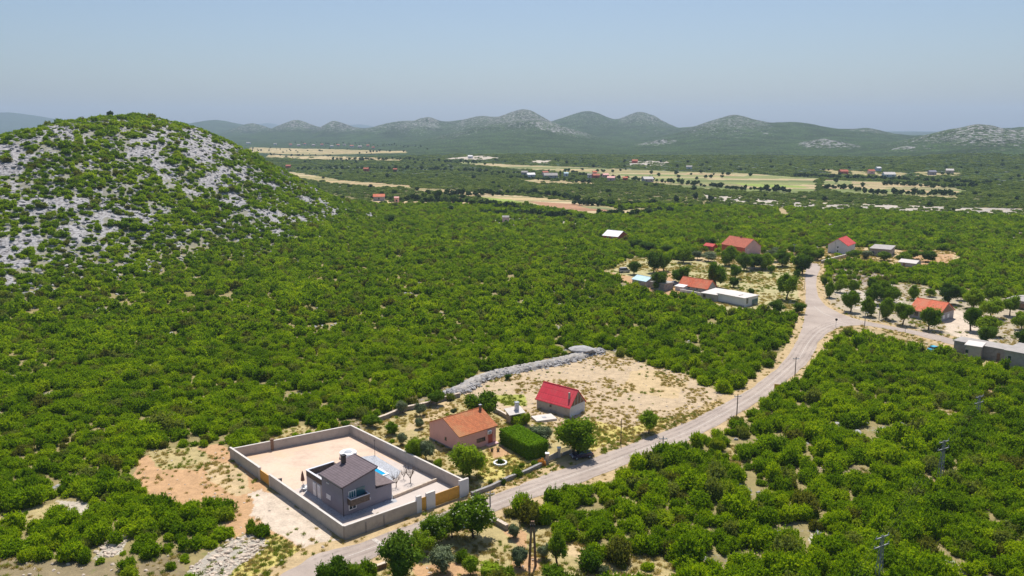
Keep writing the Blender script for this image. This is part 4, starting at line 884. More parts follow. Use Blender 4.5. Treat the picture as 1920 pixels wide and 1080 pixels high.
# barn with the crimson roof
he = h_of(1068, 783.5, 764)
T, w_, d_, r = house('red_roofed_barn', 'bare grey block barn with bright crimson roof in the stony field', (1068, 783.5), (999.5, 769), (1105, 774), he, he + 3.0, 'y', 'block', 'tile_red_y', ov=.25)
MB().box(.02, w_ - .02, -.05, -.003, -.2, he).build('gable_wall', M['whitewall'], T)['label'] = 'pale rendered end wall'
gb = MB().poly([(.45, -.03, he + .05), (w_ - .45, -.03, he + .05), (w_ / 2, -.03, he + 2.75)]).build('gable_opening', M['rust'], T)
for fx in (.3, .5, .7): MB().box(w_ * fx - .12, w_ * fx + .12, -.09, -.035, he + .02, he + 2.8 * (1 - abs(fx - .5) * 2) - .05).build('gable_post', M['block'], gb)
window(T, 'R', w_ * .58, he * .42, w_ * .16, he * .34, 'white', 'whitewall', mull=0, label='white shuttered window')
window(T, 'L', d_ * .54, he * .52, .55, .6, 'rust', 'glass', mull=0)
MB().box(-.04, -.003, d_ * .42, d_ * .60, .2, .75).build('dark_wall_patch', M['darkblock'], T)  # small dark patch low on the left wall
cb = MB().box(w_ * .2, w_ * .2 + .35, d_ * .1, d_ * .1 + .35, he + .9, he + 2.7).build('chimney', M['block'], r)
X, Y = at_px(1020, 786); sb = thing('concrete_slab', 'pale concrete cistern slab beside the red roofed barn', 'slab', (X, Y, 0), .35); MB().box(-2.3, 2.3, -1.6, 1.6, -.1, .45).build('slab', M['conc_light'], sb, .04); MB().box(-.4, .4, -.4, .4, .453, .52).build('hatch', M['steel'], sb)
X, Y = at_px(965, 790); gl = thing('garden_grill', 'white stone garden grill hut with little chimney by the hedge', 'grill', (X, Y, 0), .5)
MB().box(-1.5, 1.5, -.9, .9, 0, 2.0).build('body', M['block'], gl); gr_ = MB().slab([(-1.9, -1.3, 2.05), (1.9, -1.3, 2.05), (1.9, 1.2, 2.75), (-1.9, 1.2, 2.75)], .14).build('roof', M['conc_light'], gl); MB().box(.3, 1.0, -.1, .6, 2.2, 3.9).build('chimney', M['whitewall'], gl); MB().box(.2, 1.1, -.2, .7, 3.903, 4.05).build('chimney_cap', M['steel'], gl); MB().box(-1.0, .6, -.95, -.903, .6, 1.6).build('fireplace_opening', M['black'], gl)
# hedge: clipped box of foliage
hp = Wp([(990, 864), (937, 831)], 0); u = hp[1] - hp[0]; Lh = np.linalg.norm(u); u /= Lh; hrz = math.atan2(u[1], u[0])
n_ = 12000; side = rng.choice(6, n_, p=[.42, .18, .14, .08, .09, .09]); hw, hl_, hh = 2.2, Lh / 2, 2.9
q = np.stack([rng.uniform(-1, 1, n_) * hl_, rng.uniform(-1, 1, n_) * hw, rng.uniform(0, 1, n_) * hh], 1); nr_ = np.zeros((n_, 3))
for s_i, (ax, val) in enumerate(((2, hh), (1, hw), (1, -hw), (2, hh), (0, -hl_), (0, hl_))): k = side == s_i; q[k, ax] = val; nr_[k, ax] = np.sign(val)
q += rng.normal(size=(n_, 3)) * .09; nr_ = nr_ + rng.normal(size=(n_, 3)) * .6; nr_ /= np.linalg.norm(nr_, axis=1)[:, None]
t1 = np.cross(nr_, rdir(n_)); t1 /= np.linalg.norm(t1, axis=1)[:, None]; t2 = np.cross(nr_, t1); s = .17
lv = np.stack([q - t1 * s, q + t2 * s * .6, q + t1 * s, q - t2 * s * .6], 1).reshape(-1, 3)
bx = MB().box(-hl_ + .1, hl_ - .1, -hw + .1, hw - .1, 0, hh - .08)
me = from_np('hedge', *merge([(lv, np.arange(4 * n_).reshape(-1, 4)), (np.array(bx.v), np.array(bx.f))]), [foliage_mat('hedge_leaves', (.09, .19, .006), (.14, .27, .006), (.20, .34, .01), .38, 8)])
o = bpy.data.objects.new('hedge', me); COL.objects.link(o); mid_ = (hp[0] + hp[1]) / 2; off = np.array([-u[1], u[0]])
if off[1] < 0: off = -off
o.location = (mid_[0] + off[0] * hw, mid_[1] + off[1] * hw, 0); o.rotation_euler = (0, 0, hrz); tag(o, 'long clipped bright green hedge right of the pink house', 'hedge')
for k in np.linspace(0, 1, 5): pk = lerp(hp[0], hp[1], k) + off * hw; keep(pk[0], pk[1], 3.4)
# front garden wall along the road
def path_wall(name, label, pts, h, th, m, cat='wall', cap=None, capn='coping', kids=()):
    Pw = Wp(pts, 0); t_ = thing(name, label, cat, (Pw[0][0], Pw[0][1], 0)); b = MB(); cp = MB(); Pw = Pw - Pw[0]
    for i in range(len(Pw) - 1):
        a_, b_ = Pw[i], Pw[i + 1]; u = (b_ - a_) / np.linalg.norm(b_ - a_); nn = np.array([-u[1], u[0]]) * th / 2; a_ = a_ + u * .004 * i
        b.prism([tuple(a_ - nn), tuple(b_ - nn), tuple(b_ + nn), tuple(a_ + nn)], -.3, h - i % 2 * .006); nn = nn * 1.3
        if cap: cp.prism([tuple(a_ - nn), tuple(b_ - nn), tuple(b_ + nn), tuple(a_ + nn)], h + .003, h + .1 - i % 2 * .006)
    b.build('wall_panel', M[m], t_)
    if cap: cp.build(capn, M[cap], t_)
    return t_
T = path_wall('garden_wall', 'low stone garden wall along the road before the pink house', [(884, 931), (921, 917), (953, 901), (985, 889), (1012, 876), (1025, 869)], .65, .4, 'darkblock', cap='darkblock')
fp = Wp([(1026, 868), (1048, 857), (1052, 855), (1078, 845)], 0)
T = thing('entrance_gate', 'pale sliding gate between two light pillars on the roadside', 'gate', (fp[0][0], fp[0][1], 0)); q = fp - fp[0]
for k in (0, 1): MB().box(q[k][0] - .3, q[k][0] + .3, q[k][1] - .3, q[k][1] + .3, 0, 1.8).build('pillar', M['rubble'], T); MB().box(q[k][0] - .38, q[k][0] + .38, q[k][1] - .38, q[k][1] + .38, 1.803, 1.95).build('pillar_cap', M['white'], T)
u = (q[1] - q[0]) / np.linalg.norm(q[1] - q[0]); nn = np.array([-u[1], u[0]]) * .06; MB().prism([tuple(q[0] + u * .32 - nn), tuple(q[1] - u * .32 - nn), tuple(q[1] - u * .32 + nn), tuple(q[0] + u * .32 + nn)], .1, 1.2).build('gate_panel', M['roofgrey'], T)
T = thing('iron_fence', 'grey railing fence on a low base running to the parked car', 'fence', (fp[2][0], fp[2][1], 0)); q = fp[2:] - fp[2]; u = q[1] / np.linalg.norm(q[1]); nn = np.array([-u[1], u[0]]); L = np.linalg.norm(q[1])
MB().prism([tuple(-nn * .15), tuple(q[1] - nn * .15), tuple(q[1] + nn * .15), tuple(nn * .15)], -.2, .5).build('base_wall', M['block'], T); b = MB()
for k in range(24): p = u * L * (k + .5) / 24; b.tube([(p[0], p[1], .5), (p[0], p[1], 1.4)], [.03, .03], 4)
b.tube([(0, 0, 1.4), (q[1][0], q[1][1], 1.4)], [.04, .04], 5); b.build('railing', M['steel'], T)
T = path_wall('garden_ring', 'short stretch of dry stone wall under the tree by the wall end', [(923, 979), (937, 986), (951, 994)], .8, .5, 'darkblock', cap='rubble')
T.name = 'stone_wall'
T = path_wall('stone_wall', 'low rusty wall on the roadside at the lower picture edge', [(692, 1076), (707, 1069), (724, 1063)], .7, .4, 'rust', cap='rubble')
T = path_wall('stone_wall', 'old mossy stone wall behind the garden of the pink house', [(690, 797), (722, 786), (757, 771), (800, 762), (830, 752), (862, 744)], .9, .5, 'darkblock', cap='rubble')
T = path_wall('stone_wall', 'stone wall beside the hedge and the white grill hut', [(925, 772), (940, 779), (955, 788)], .9, .4, 'darkblock', cap='rubble')
T = path_wall('stone_wall', 'pale low wall along the lane in front of the white house', [(1540, 494), (1566, 487), (1594, 480)], 1.3, .5, 'rubble', cap='conc_light')
T = path_wall('stone_wall', 'long low wall behind the hamlet orchard before the red house', [(1398, 505), (1415, 505), (1440, 506)], .9, .5, 'rubble', cap='conc_light')
T = path_wall('stone_wall', 'white terrace wall in front of the orange roofed farmhouse', [(1275, 548), (1295, 551), (1314, 555)], 1.1, .4, 'whitewall', cap='conc_light')
# round white planter with dwarf conifer
X, Y = at_px(938, 870); T = thing('round_planter', 'white ring planter on the lawn in front of the pink house', 'planter', (X, Y, 0)); b = MB()
for k in range(18): an = k * .349; b.box(math.cos(an) * 1.1 - .17, math.cos(an) * 1.1 + .17, math.sin(an) * 1.1 - .17, math.sin(an) * 1.1 + .17, 0, .35 + .04 * (k % 2))
b.build('stone_ring', M['white'], T)
bush(938, 870, 13, 13, 'dwarf conifer growing inside the white ring planter', 'leafdark', name='dwarf_conifer')
bush(970, 893, 24, 17, 'dark rounded shrub against the garden wall', 'leaf', name='shrub'); bush(943, 908, 13, 13, 'small clipped dark bush on the garden wall left end', 'leafdark')
bush(1003, 875, 18, 14, 'light green shrub beside the orange flowering bush', 'leaflight'); bush(1016, 873, 17, 14, 'orange flowering bush beside the entrance gate', 'flower', name='flowering_bush'); bush(978, 876, 12, 9, 'low pale green shrub behind the garden wall', 'leaflight')
for px, lb in ((922.5, 'left terracotta pot before the pink house'), (934, 'right terracotta pot before the pink house')):
    X, Y = at_px(px, 846.5 if px < 930 else 846); g = thing('flower_pot', lb, 'pot', (X, Y, 0), 0, 'pots before the pink house'); MB().tube([(0, 0, 0), (0, 0, .5)], [.2, .3], 9).build('pot', M['brown'], g); o = child('plant', tuft_mesh('pot_plant', M['weeds'], 25), g, (0, 0, .45)); o.scale = (.35, .35, .5)

# heap of stones along the back of the field
def berm(name, label, pts, hgt, wid, m, seed):
    Pw = spline(Wp(pts, 0), 10); n = len(Pw); k = 13; vs = []; tt = np.linspace(-1, 1, k)
    for i in range(n):
        dv = Pw[min(i + 1, n - 1)] - Pw[max(i - 1, 0)]; dv /= np.linalg.norm(dv); nn = np.array([-dv[1], dv[0]]); e = min(1, i / 4 + .15, (n - 1 - i) / 4 + .15)
        for t_ in tt:
            p = Pw[i] + nn * t_ * wid * e * (1 + .3 * (random.random() - .5)); z = hgt * e * (1 - t_ * t_) ** .6 * random.uniform(.75, 1.2) if abs(t_) < 1 else -.1
            vs.append((p[0] + random.uniform(-.2, .2), p[1] + random.uniform(-.2, .2), z))
    i = np.arange(n * k).reshape(n, k); Fq = np.stack([i[:-1, :-1], i[1:, :-1], i[1:, 1:], i[:-1, 1:]], -1).reshape(-1, 4)[:, ::-1]
    Pm = np.array(vs); c0 = Pm.mean(0) * [1, 1, 0]
    o = bpy.data.objects.new(name, from_np(name, Pm - c0, Fq, [M[m]])); COL.objects.link(o); o.location = c0
    return tag(o, label, 'stone heap'), Pw
BM, bpts = berm('stone_bank', 'long bank of heaped pale grey stones behind the barn field', [(846, 739), (872, 730), (893, 716), (925, 705), (960, 697), (1000, 689), (1040, 681), (1075, 673), (1100, 664), (1122, 660)], 1.2, 2.0, 'bankrock', 1)
for p in bpts[::4]: keep(p[0], p[1], 3.2)
X, Y = at_px(1090, 664); o = bpy.data.objects.new('boulder', SRC.objects['e01'].data.copy()); COL.objects.link(o); o.location = (X, Y, .8); o.scale = (4.2, 3.0, 1.5); tag(o, 'large pale boulder mound at the far end of the stone bank', 'boulder')

# ================================================================ vehicles
def car(px, py, deg, paint, name, label, L=4.2, van=False):
    X, Y = at_px(px, py); T = thing(name, label, 'van' if van else 'car', (X, Y, .02), R(deg)); h = L / 4.2
    prof = [(-2.1, .35), (-2.12, .75), (-1.95, .98), (-1.1, 1.02), (1.0, .98), (1.85, .82), (2.1, .62), (2.1, .35)] if not van else [(-2.1, .35), (-2.12, 1.1), (-2.0, 1.2), (1.2, 1.2), (1.9, 1.05), (2.1, .7), (2.1, .35)]
    top = [(-1.75, .97), (-1.35, 1.42), (.15, 1.46), (.95, .96)] if not van else [(-2.05, 1.15), (-1.95, 1.85), (.8, 1.9), (1.35, 1.15)]
    def extr(pr, hw0, hw1=None):
        b = MB(); n = len(pr); hw1 = hw1 or hw0; zs = [p[1] for p in pr]; zm, zM = min(zs), max(zs)
        w_ = [hw0 + (hw1 - hw0) * (p[1] - zm) / (zM - zm) for p in pr]
        b.v = [(p[0] * h, -w_[i] * h, p[1] * h) for i, p in enumerate(pr)] + [(p[0] * h, w_[i] * h, p[1] * h) for i, p in enumerate(pr)]
        b.f = [tuple(range(n)), tuple(range(2 * n - 1, n - 1, -1))] + [((i + 1) % n, i, n + i, n + (i + 1) % n) for i in range(n)]; return b
    extr(prof, .86).build('body', M[paint], T, .06); extr(top, .80, .62).build('windows', M['glass'], T)
    rp = [(-1.32, 1.425), (-1.30, 1.48), (.10, 1.52), (.17, 1.465)] if not van else [(-1.97, 1.80), (-1.93, 1.92), (.75, 1.96), (.86, 1.85)]
    extr(rp, .66, .62).build('roof', M[paint], T)
    for sx in (-1.3, 1.3):
        for sy in (-1, 1):
            b = MB().tube([(sx * h, sy * .72 * h, .33 * h), (sx * h, sy * .90 * h, .33 * h)], [.33 * h, .33 * h], 14).build('wheel', M['tyre'], T)
            MB().tube([(sx * h, sy * .89 * h, .33 * h), (sx * h, sy * .925 * h, .33 * h)], [.19 * h, .17 * h], 10).build('rim', M['steel'], b)
    for sy in (-.62, .62):
        MB().box(2.06 * h, 2.13 * h, (sy - .16) * h, (sy + .16) * h, .6 * h, .74 * h).build('headlight', M['white'], T); MB().box(-2.15 * h, -2.06 * h, (sy - .14) * h, (sy + .14) * h, .7 * h, .85 * h).build('tail_light', M['redlamp'], T)
    keep(X, Y, 2.6); return T
car(1090, 858, 200, 'carblack', 'parked_car', 'dark purple car parked beside the railing under the big tree')
car(1267, 534, 8, 'carwhite', 'parked_car', 'pale blue car parked beside the orange roofed farmhouse')
car(1171, 511, 15, 'cargrey', 'parked_van', 'grey van standing under a tree at the left edge of the farmyard', 4.6, True)
car(1753, 659, 25, 'blueveh', 'parked_car', 'turquoise car in the scrub clearing beside the grey sheds', 4.4)
# poles
def pole(px, pyb, pyt, label, m='wood', r=.14, kind='plain', group='utility poles along the road'):
    X, Y = at_px(px, pyb); h = height_at(px, pyb, pyt); T = thing('utility_pole', label, 'pole', (X, Y, 0), 0, group); MB().tube([(0, 0, -.3), (0, 0, h)], [r, r * .6], 8).build('pole', M[m], T)
    if kind != 'bare':
        MB().box(-.75, .75, -.05, .05, h - .55, h - .42).build('crossarm', M['steel'], T)
        for x in (-.65, 0, .65): MB().tube([(x, 0, h - .42), (x, 0, h - .2)], [.06, .04], 6).build('insulator', M['white'], T)
    keep(X, Y, 1); return (X, Y, h)
P1 = pole(919, 950, 921, 'wooden pole behind the roadside trees at the end of the boundary wall', 'greypole')
P2 = pole(1242, 860, 818, 'grey pole standing at the scrub edge on the near side of the road', 'greypole')
P0 = pole(1164, 832, 785, 'bare wooden pole in the grass across the road beside the barn field', 'wood', .11, 'bare')
P3 = pole(1381, 785, 739, 'wooden pole on the near verge at the widening bend', 'wood')
P4 = pole(1490, 710, 669, 'wooden pole near the small yellow sign beside the road', 'wood')
P5 = pole(1621, 612, 584, 'slim pole at the junction on the side road', 'greypole'); P6 = pole(1488, 486, 457, 'slim pole behind the orchard near the red house', 'greypole'); P7 = pole(1648, 599, 573, 'pale concrete pole between the trees on the side road', 'greypole', kind='bare')
P8 = pole(1697, 622, 611, 'short post beside the side road', 'greypole', .07, 'bare'); P9 = pole(1508, 543, 515, 'slim pole on the verge beside the orchard', 'greypole', .1, 'bare')
X, Y = at_px(998, 1061); h = height_at(998, 1061, 977); T = thing('twin_pole', 'pair of leaning rusty brown timber poles joined at the top', 'pole', (X, Y, 0)); keep(X, Y, 2.2)
MB().tube([(-.42, 0, -.3), (-.12, 0, h)], [.2, .13], 8).build('pole', M['rust'], T); MB().tube([(.48, 0, -.3), (.14, 0, h)], [.2, .13], 8).build('pole', M['rust'], T); MB().tube([(-.42, -.02, 1.1), (.46, -.02, 1.1)], [.06, .06], 6).build('brace', M['rust'], T); MB().box(-.35, .35, -.15, .15, h - .8, h - .5).build('bracket', M['black'], T)
def pylon(px, pyb, pyt, label):
    X, Y = at_px(px, pyb); h = height_at(px, pyb, pyt); T = thing('power_pole', label, 'pole', (X, Y, 0), .5, 'power line poles in the right scrub'); b = MB()
    for s in (-1, 1):
        for q in (-1, 1): b.tube([(s * .45, q * .35, -.3), (s * .14, q * .1, h)], [.06, .045], 5)
        n = 8
        for k in range(n): z0, z1 = h * k / n, h * (k + 1) / n; f0, f1 = .45 - .31 * k / n, .45 - .31 * (k + 1) / n; b.tube([(s * f0, -.3 * (1 - k / n), z0), (s * f1, .3 * (1 - (k + 1) / n), z1)], [.03, .03], 4); b.tube([(-f0 * s, -s * .3 * (1 - k / n), z0), (f1 * s, -s * .3 * (1 - (k + 1) / n), z1)], [.03, .03], 4)
    b.build('mast', M['greypole'], T); tips = []
    for z, w_ in ((h - .3, 1.3), (h - 1.6, 1.5)):
        c_ = MB().box(-w_, w_, -.06, .06, z, z + .12).build('crossarm', M['greypole'], T)
        for x in (-w_ + .1, w_ - .1): MB().tube([(x, 0, z + .12), (x, 0, z + .4)], [.07, .05], 7).build('insulator', M['steel'], c_); tips.append((X + x * math.cos(.5), Y + x * math.sin(.5), z + .5))
    return tips
def terr(px, py): return at_px(px, py)
A1 = pylon(1762, 903, 826, 'lattice power pole in the middle of the right hand scrub'); A2 = pylon(1646, 1095, 1004, 'lattice power pole nearest the lower picture edge in the scrub'); A3 = pylon(1832, 785, 742, 'farthest lattice power pole in the scrub before the sheds')
wires = MB()
def wire(a, b, sag=.9): pts = [tuple(np.array(a) * (1 - t_) + np.array(b) * t_ - np.array([0, 0, sag * 4 * t_ * (1 - t_)])) for t_ in np.linspace(0, 1, 9)]; wires.tube(pts, [.007] * 9, 4, False)
for i in range(4): wire(A1[i], A2[i]); wire(A1[i], A3[i]); e = np.array(A2[i]) * 2 - np.array(A1[i]); wire(A2[i], e)
tag(wires.build('power_line', M['black']), 'thin sagging cables strung between the lattice power poles', 'cable')
w2 = MB(); wires = w2
for a_, b_ in ((P1, P2), (P2, P3), (P3, P4), (P4, P5)):
    wire((a_[0], a_[1], a_[2] - .3), (b_[0], b_[1], b_[2] - .3), 1.2)
tag(w2.build('telephone_line', M['black']), 'thin dark cable hanging from pole to pole along the road', 'cable')
X, Y = at_px(1459, 736); T = thing('road_sign', 'blank yellow rectangular sign on posts facing the road bend', 'sign', (X, Y, 0), R(-14)); MB().box(-.95, .95, -.04, .04, .9, 2.0).build('sign_face', M['yellow'], T)
for x in (-.7, .7): MB().tube([(x, .08, -.2), (x, .08, 1.95)], [.045, .045], 6).build('post', M['steel'], T)
X, Y = at_px(1567, 614); T = thing('road_sign', 'small round sign seen from behind at the junction corner', 'sign', (X, Y, 0)); MB().tube([(0, 0, -.2), (0, 0, 2.4)], [.05, .05], 6).build('post', M['steel'], T); MB().tube([(0, -.06, 2.5), (0, -.1, 2.5)], [.4, .4], 14).build('sign_face', M['black'], T)

# ================================================================ hamlet
he = h_of(1396, 479, 464); T, w_, d_, r = house('red_house', 'large house with brick red walls, orange tile roof and pink gable end', (1396, 479.5), (1361, 471), (1417, 475), he, he + 3.6, 'y', 'redwall', 'tile_o2_y')
MB().poly([(0, -.02, -.2), (w_, -.02, -.2), (w_, -.02, he), (w_ / 2, -.02, he + 3.6), (0, -.02, he)]).build('gable_wall', M['pinkpale'], T)['label'] = 'pink rendered gable end'; window(T, 'R', w_ * .14, he * .35, 1.3, 1.6, 'white', 'white', mull=0); MB().box(w_ * .5 - .3, w_ * .5 + .3, d_ * .5, d_ * .5 + .6, he + 3.2, he + 4.6).build('chimney', M['rust'], r)
he = h_of(1588, 477, 460.5); T, w_, d_, r = house('white_house', 'white plastered house with bright red roof beside the stone lane', (1588, 477.5), (1552, 474), (1602, 471), he, he + 3, 'x', 'whitewall', 'tile_r_x', W_=13)
MB().box(-.1, -.003, d_ * .62, d_ * .62 + .15, 0, he + 1.6).build('downpipe', M['steel'], T); window(T, 'L', d_ * .44, he * .62, .9, 1.1, 'white', 'glass', mull=0); window(T, 'L', d_ * .44, he * .18, .9, 1.1, 'white', 'glass', mull=0)
he = h_of(1325, 549, 540.5); T, w_, d_, r = house('farmhouse', 'long low grey farmhouse with vivid orange roof in the farmyard', (1326, 550), (1275, 541), (1339, 545), he, he + 2.6, 'y', 'lightgrey', 'tile_o_y')
window(T, 'R', w_ * .3, he * .35, 1.2, 1.3); window(T, 'L', d_ * .3, he * .3, 1.2, 1.2); window(T, 'L', d_ * .6, he * .3, 1.2, 1.2); ax = MB().box(-3.0, -.01, d_ * .70, d_ * .70 + 3.4, -.1, he * .9).build('porch', M['whitewall'], T); MB().slab([(-3.3, d_ * .70 - .3, he * .95), (-.012, d_ * .70 - .3, he * 1.15), (-.012, d_ * .70 + 3.7, he * 1.15), (-3.3, d_ * .70 + 3.7, he * .95)], .12).build('porch_roof', M['roofwhite'], ax)
he = h_of(1395, 576, 560); T, w_, d_, r = house('warehouse', 'large white flat roofed warehouse at the near edge of the hamlet', (1395, 576), (1345, 566), (1420.5, 570), he, he, 'flat', 'whitewall', 'roofpale', ov=.3)
window(T, 'R', w_ * .12, he * .3, 1.4, 2.2, 'white', 'glass'); window(T, 'R', w_ * .55, .1, 3.6, he * .7, 'steel', 'teal', name='shutter_door'); MB().box(w_ * .2, w_ * .5, d_ * .3, d_ * .32, he + .25, he + .4).build('roof_joint', M['roofgrey'], T); MB().box(-.05, -.003, 0, d_, -.1, .5).build('wall_foot_strip', M['block'], T)
he = h_of(1343, 566.5, 551.5) * .82; T, w_, d_, r = house('annex', 'lower pale flat roofed annex beside the white warehouse', (1344.5, 566.5), (1320, 560.5), (1363, 556), he, he, 'flat', 'concrete', 'roofpale', ov=.2, W_=11)
window(T, 'L', d_ * .72, he * .45, 1.1, 1.1, 'rust', 'glass'); MB().box(-.06, -.003, d_ * .2, d_ * .5, .1, he * .6).build('garage_door', M['darkblock'], T)
he = h_of(1210, 539, 528); T, w_, d_, r = house('farm_shed', 'grey shed with light blue and red roof sheets at the left farmyard', (1211, 539), (1193, 533), (1222, 534), he, he + 1.2, 'y', 'lightgrey', 'roofblue', ov=.3)
MB().slab([(w_ * .52, -.32, he + 1.42), (w_ + .32, -.32, he + .25), (w_ + .32, d_ * .6, he + .25), (w_ * .52, d_ * .6, he + 1.42)], .03).build('red_roof_sheet', M['pink'], r); MB().box(-.05, -.003, d_ * .4, d_ * .65, .1, he * .7).build('door', M['darkblock'], T)
T, w_, d_, r = house('lean_to', 'dark lean-to shed half hidden behind the tree beside the blue roofed shed', (1246, 546), (1228, 540), (1251, 541), 2.6, 2.6, 'flat', 'darkblock', 'roofgrey', ov=.2); MB().box(-.06, -.003, d_ * .3, d_ * .6, .1, 2.0).build('door', M['steel'], T)
he = h_of(1155, 452, 443); T, w_, d_, r = house('brick_house', 'small red brick house with white roof alone in the green scrub', (1158, 453), (1131, 450), (1175, 449), he, he + 2.4, 'y', 'redwall', 'roofwhite'); window(T, 'L', d_ * .3, he * .35, 1.3, 1.3); window(T, 'L', d_ * .6, he * .35, 1.3, 1.3)
he = 3.0; T, w_, d_, r = house('red_shed', 'small shed with pinkish red roof left of the red house', (1336, 470.5), (1322, 467.8), (1342, 469), 2.2, 3.2, 'y', 'redwall', 'tile_r_x'); MB().box(-.05, -.003, d_ * .3, d_ * .5, .1, 2).build('door', M['rust'], T)
he = 3.6; T, w_, d_, r = house('low_barn', 'long dark barn with pale flat roof right of the white house', (1668, 483), (1630, 480), (1677, 475), he, he, 'flat', 'darkblock', 'roofgrey', ov=.3); window(T, 'L', d_ * .4, 1.0, 1.8, 1.4, 'steel', 'glass'); window(T, 'L', d_ * .75, .1, 2.4, 2.4, 'steel', 'glass', name='barn_door')
T, w_, d_, r = house('pale_shed', 'low shed with pale grey sheet roof at the scrub edge behind the lane', (1716, 503), (1686, 499), (1723, 499), 2.0, 2.9, 'y', 'lightgrey', 'roofpale'); MB().box(-.05, -.003, d_ * .6, d_ * .75, .1, 1.8).build('door', M['rust'], T)
he = h_of(1760, 604, 588.5); T, w_, d_, r = house('orange_roof_house', 'grey walled house with vivid orange roof between trees on the right', (1760, 605), (1708, 594), (1780, 595), he, he + 3.0, 'y', 'lightgrey', 'tile_o_y')
for fx in (.24, .55): window(T, 'R', w_ * fx, he * .28, w_ * .14, he * .45, 'white', 'white', mull=0)
MB().poly([(.5, -.02, he), (w_ - .5, -.02, he), (w_ / 2, -.02, he + 2.7)]).build('gable_boards', M['rust'], T); window(T, 'L', d_ * .7, he * .35, 1.2, 1.3, 'rust', 'glass'); window(T, 'L', d_ * .2, he * .35, 1.2, 1.3, 'rust', 'glass')
# the shed row
he = 3.3; T, w_, d_, r = house('long_shed', 'long windowless grey block shed along the side road', (1884, 680), (1789, 660.5), (1890, 672), he, he, 'flat', 'darkblock', 'roofgrey', ov=.25, W_=5.5); MB().box(-.05, -.003, d_ * .1, d_ * .16, .2, 2.2).build('door', M['rust'], T)
he = 3.5; T, w_, d_, r = house('small_shed', 'small pale block shed projecting from the long grey shed', (1837, 676), (1808, 671), (1840, 670), he, he, 'flat', 'concrete', 'roofpale', ov=.25, W_=5.4); MB().box(-.06, -.003, d_ * .78, d_ * .78 + .7, 1.5, 2.4).build('window', M['glass'], T)
he = 4.2; T, w_, d_, r = house('end_shed', 'taller grey block shed at the right end of the shed row', (1945, 700), (1883, 686), (1965, 684), he, he, 'flat', 'block', 'roofgrey', ov=.25); MB().box(-.06, -.003, d_ * .80, d_ * .80 + .7, 2.0, 3.0).build('window', M['glass'], T)
T, w_, d_, r = house('far_shed', 'low shed with pale grey roof at the right picture edge behind trees', (1935, 584), (1897, 574), (1950, 575), 2.8, 3.2, 'y', 'darkblock', 'roofgrey'); MB().box(-.05, -.003, d_ * .3, d_ * .5, .1, 2).build('door', M['rust'], T)
# far villages: each house with walls and roof
FAR = [(984, 329, 13, 'greywall', 'roofgrey', 'grey blue house at the left end of the valley village'), (995, 333.5, 17, 'whitewall', 'roofwhite', 'low white roofed hall in the valley village'), (1022, 329, 12, 'pinkpale', 'tile_o2_y', 'orange roofed house left of the dark cypress'), (1032, 334, 30, 'lightgrey', 'roofgrey', 'long grey roofed barn left of the dark cypress'), (1061, 331, 9, 'whitewall', 'roofblue', 'small white house right of the dark cypress'),
       (1106, 334, 10, 'whitewall', 'roofgrey', 'grey roofed white house at the start of the house cluster'), (1117, 335, 15, 'redwall', 'tile_o2_y', 'brown red house in the middle of the village cluster'), (1115, 328.5, 9, 'pink', 'tile_o_y', 'orange roofed house behind the village cluster'), (1135, 334, 13, 'pink', 'pink', 'pink roofed house in the village cluster'), (1146, 340, 16, 'pinkpale', 'pink', 'nearest pale pink house of the village cluster'), (1172, 340, 10, 'redwall', 'tile_o_y', 'orange house at the right of the village cluster'), (1214, 341, 22, 'lightgrey', 'roofpale', 'low pale roofed house right of the village cluster'),
       (711, 376, 24, 'lightgrey', 'tile_o_y', 'orange roofed farmhouse at the foot of the near hill'), (744, 380, 9, 'pink', 'pink', 'tiny pink roofed hut beside the dark conifer'), (541, 316, 10, 'redwall', 'tile_o2_y', 'lone red house beyond the shoulder of the hill'), (687, 322, 11, 'redwall', 'tile_o2_y', 'red roofed house in the far dark scrub'), (741, 323, 8, 'rust', 'tile_o2_y', 'brown hut in the far dark scrub'),
       (1581, 327, 17, 'redwall', 'tile_o2_y', 'square red house under the right hand hills'), (1633, 326, 13, 'pinkpale', 'tile_o2_y', 'pink red house right of the square red house'), (1646, 320.5, 11, 'whitewall', 'roofwhite', 'white roofed house behind the pink red house'), (1747, 328, 15, 'greywall', 'greywall', 'blue grey house among trees below the right hills'), (1666, 332, 24, 'whitewall', 'roofpale', 'long white wall like shed below the right hills'), (1780, 325, 15, 'concrete', 'roofpale', 'pale house ruin below the right hills'), (1292, 318, 12, 'whitewall', 'roofgrey', 'small white house on the far stony slope'),
       (1190, 306, 12, 'redwall', 'tile_o2_y', 'dull red house on the far stony slope'), (948, 419, 13, 'pinkpale', 'roofgrey', 'small ruined house in the stony clearing'), (882, 297, 10, 'whitewall', 'roofwhite', 'white building beside the far pale track')]
for i, (px, py, wp) in enumerate(((466, 270, 9), (545, 273, 6), (560, 274, 7), (572, 272, 5), (588, 274, 7), (604, 273, 6), (622, 276, 7), (634, 274, 6), (646, 273, 5), (660, 276, 8), (675, 277, 8), (690, 275, 6), (516, 272, 6), (700, 279, 6))):
    FAR.append((px, py, wp, 'pinkpale' if i % 3 else 'whitewall', 'tile_o2_y' if i % 2 else 'roofgrey', None))
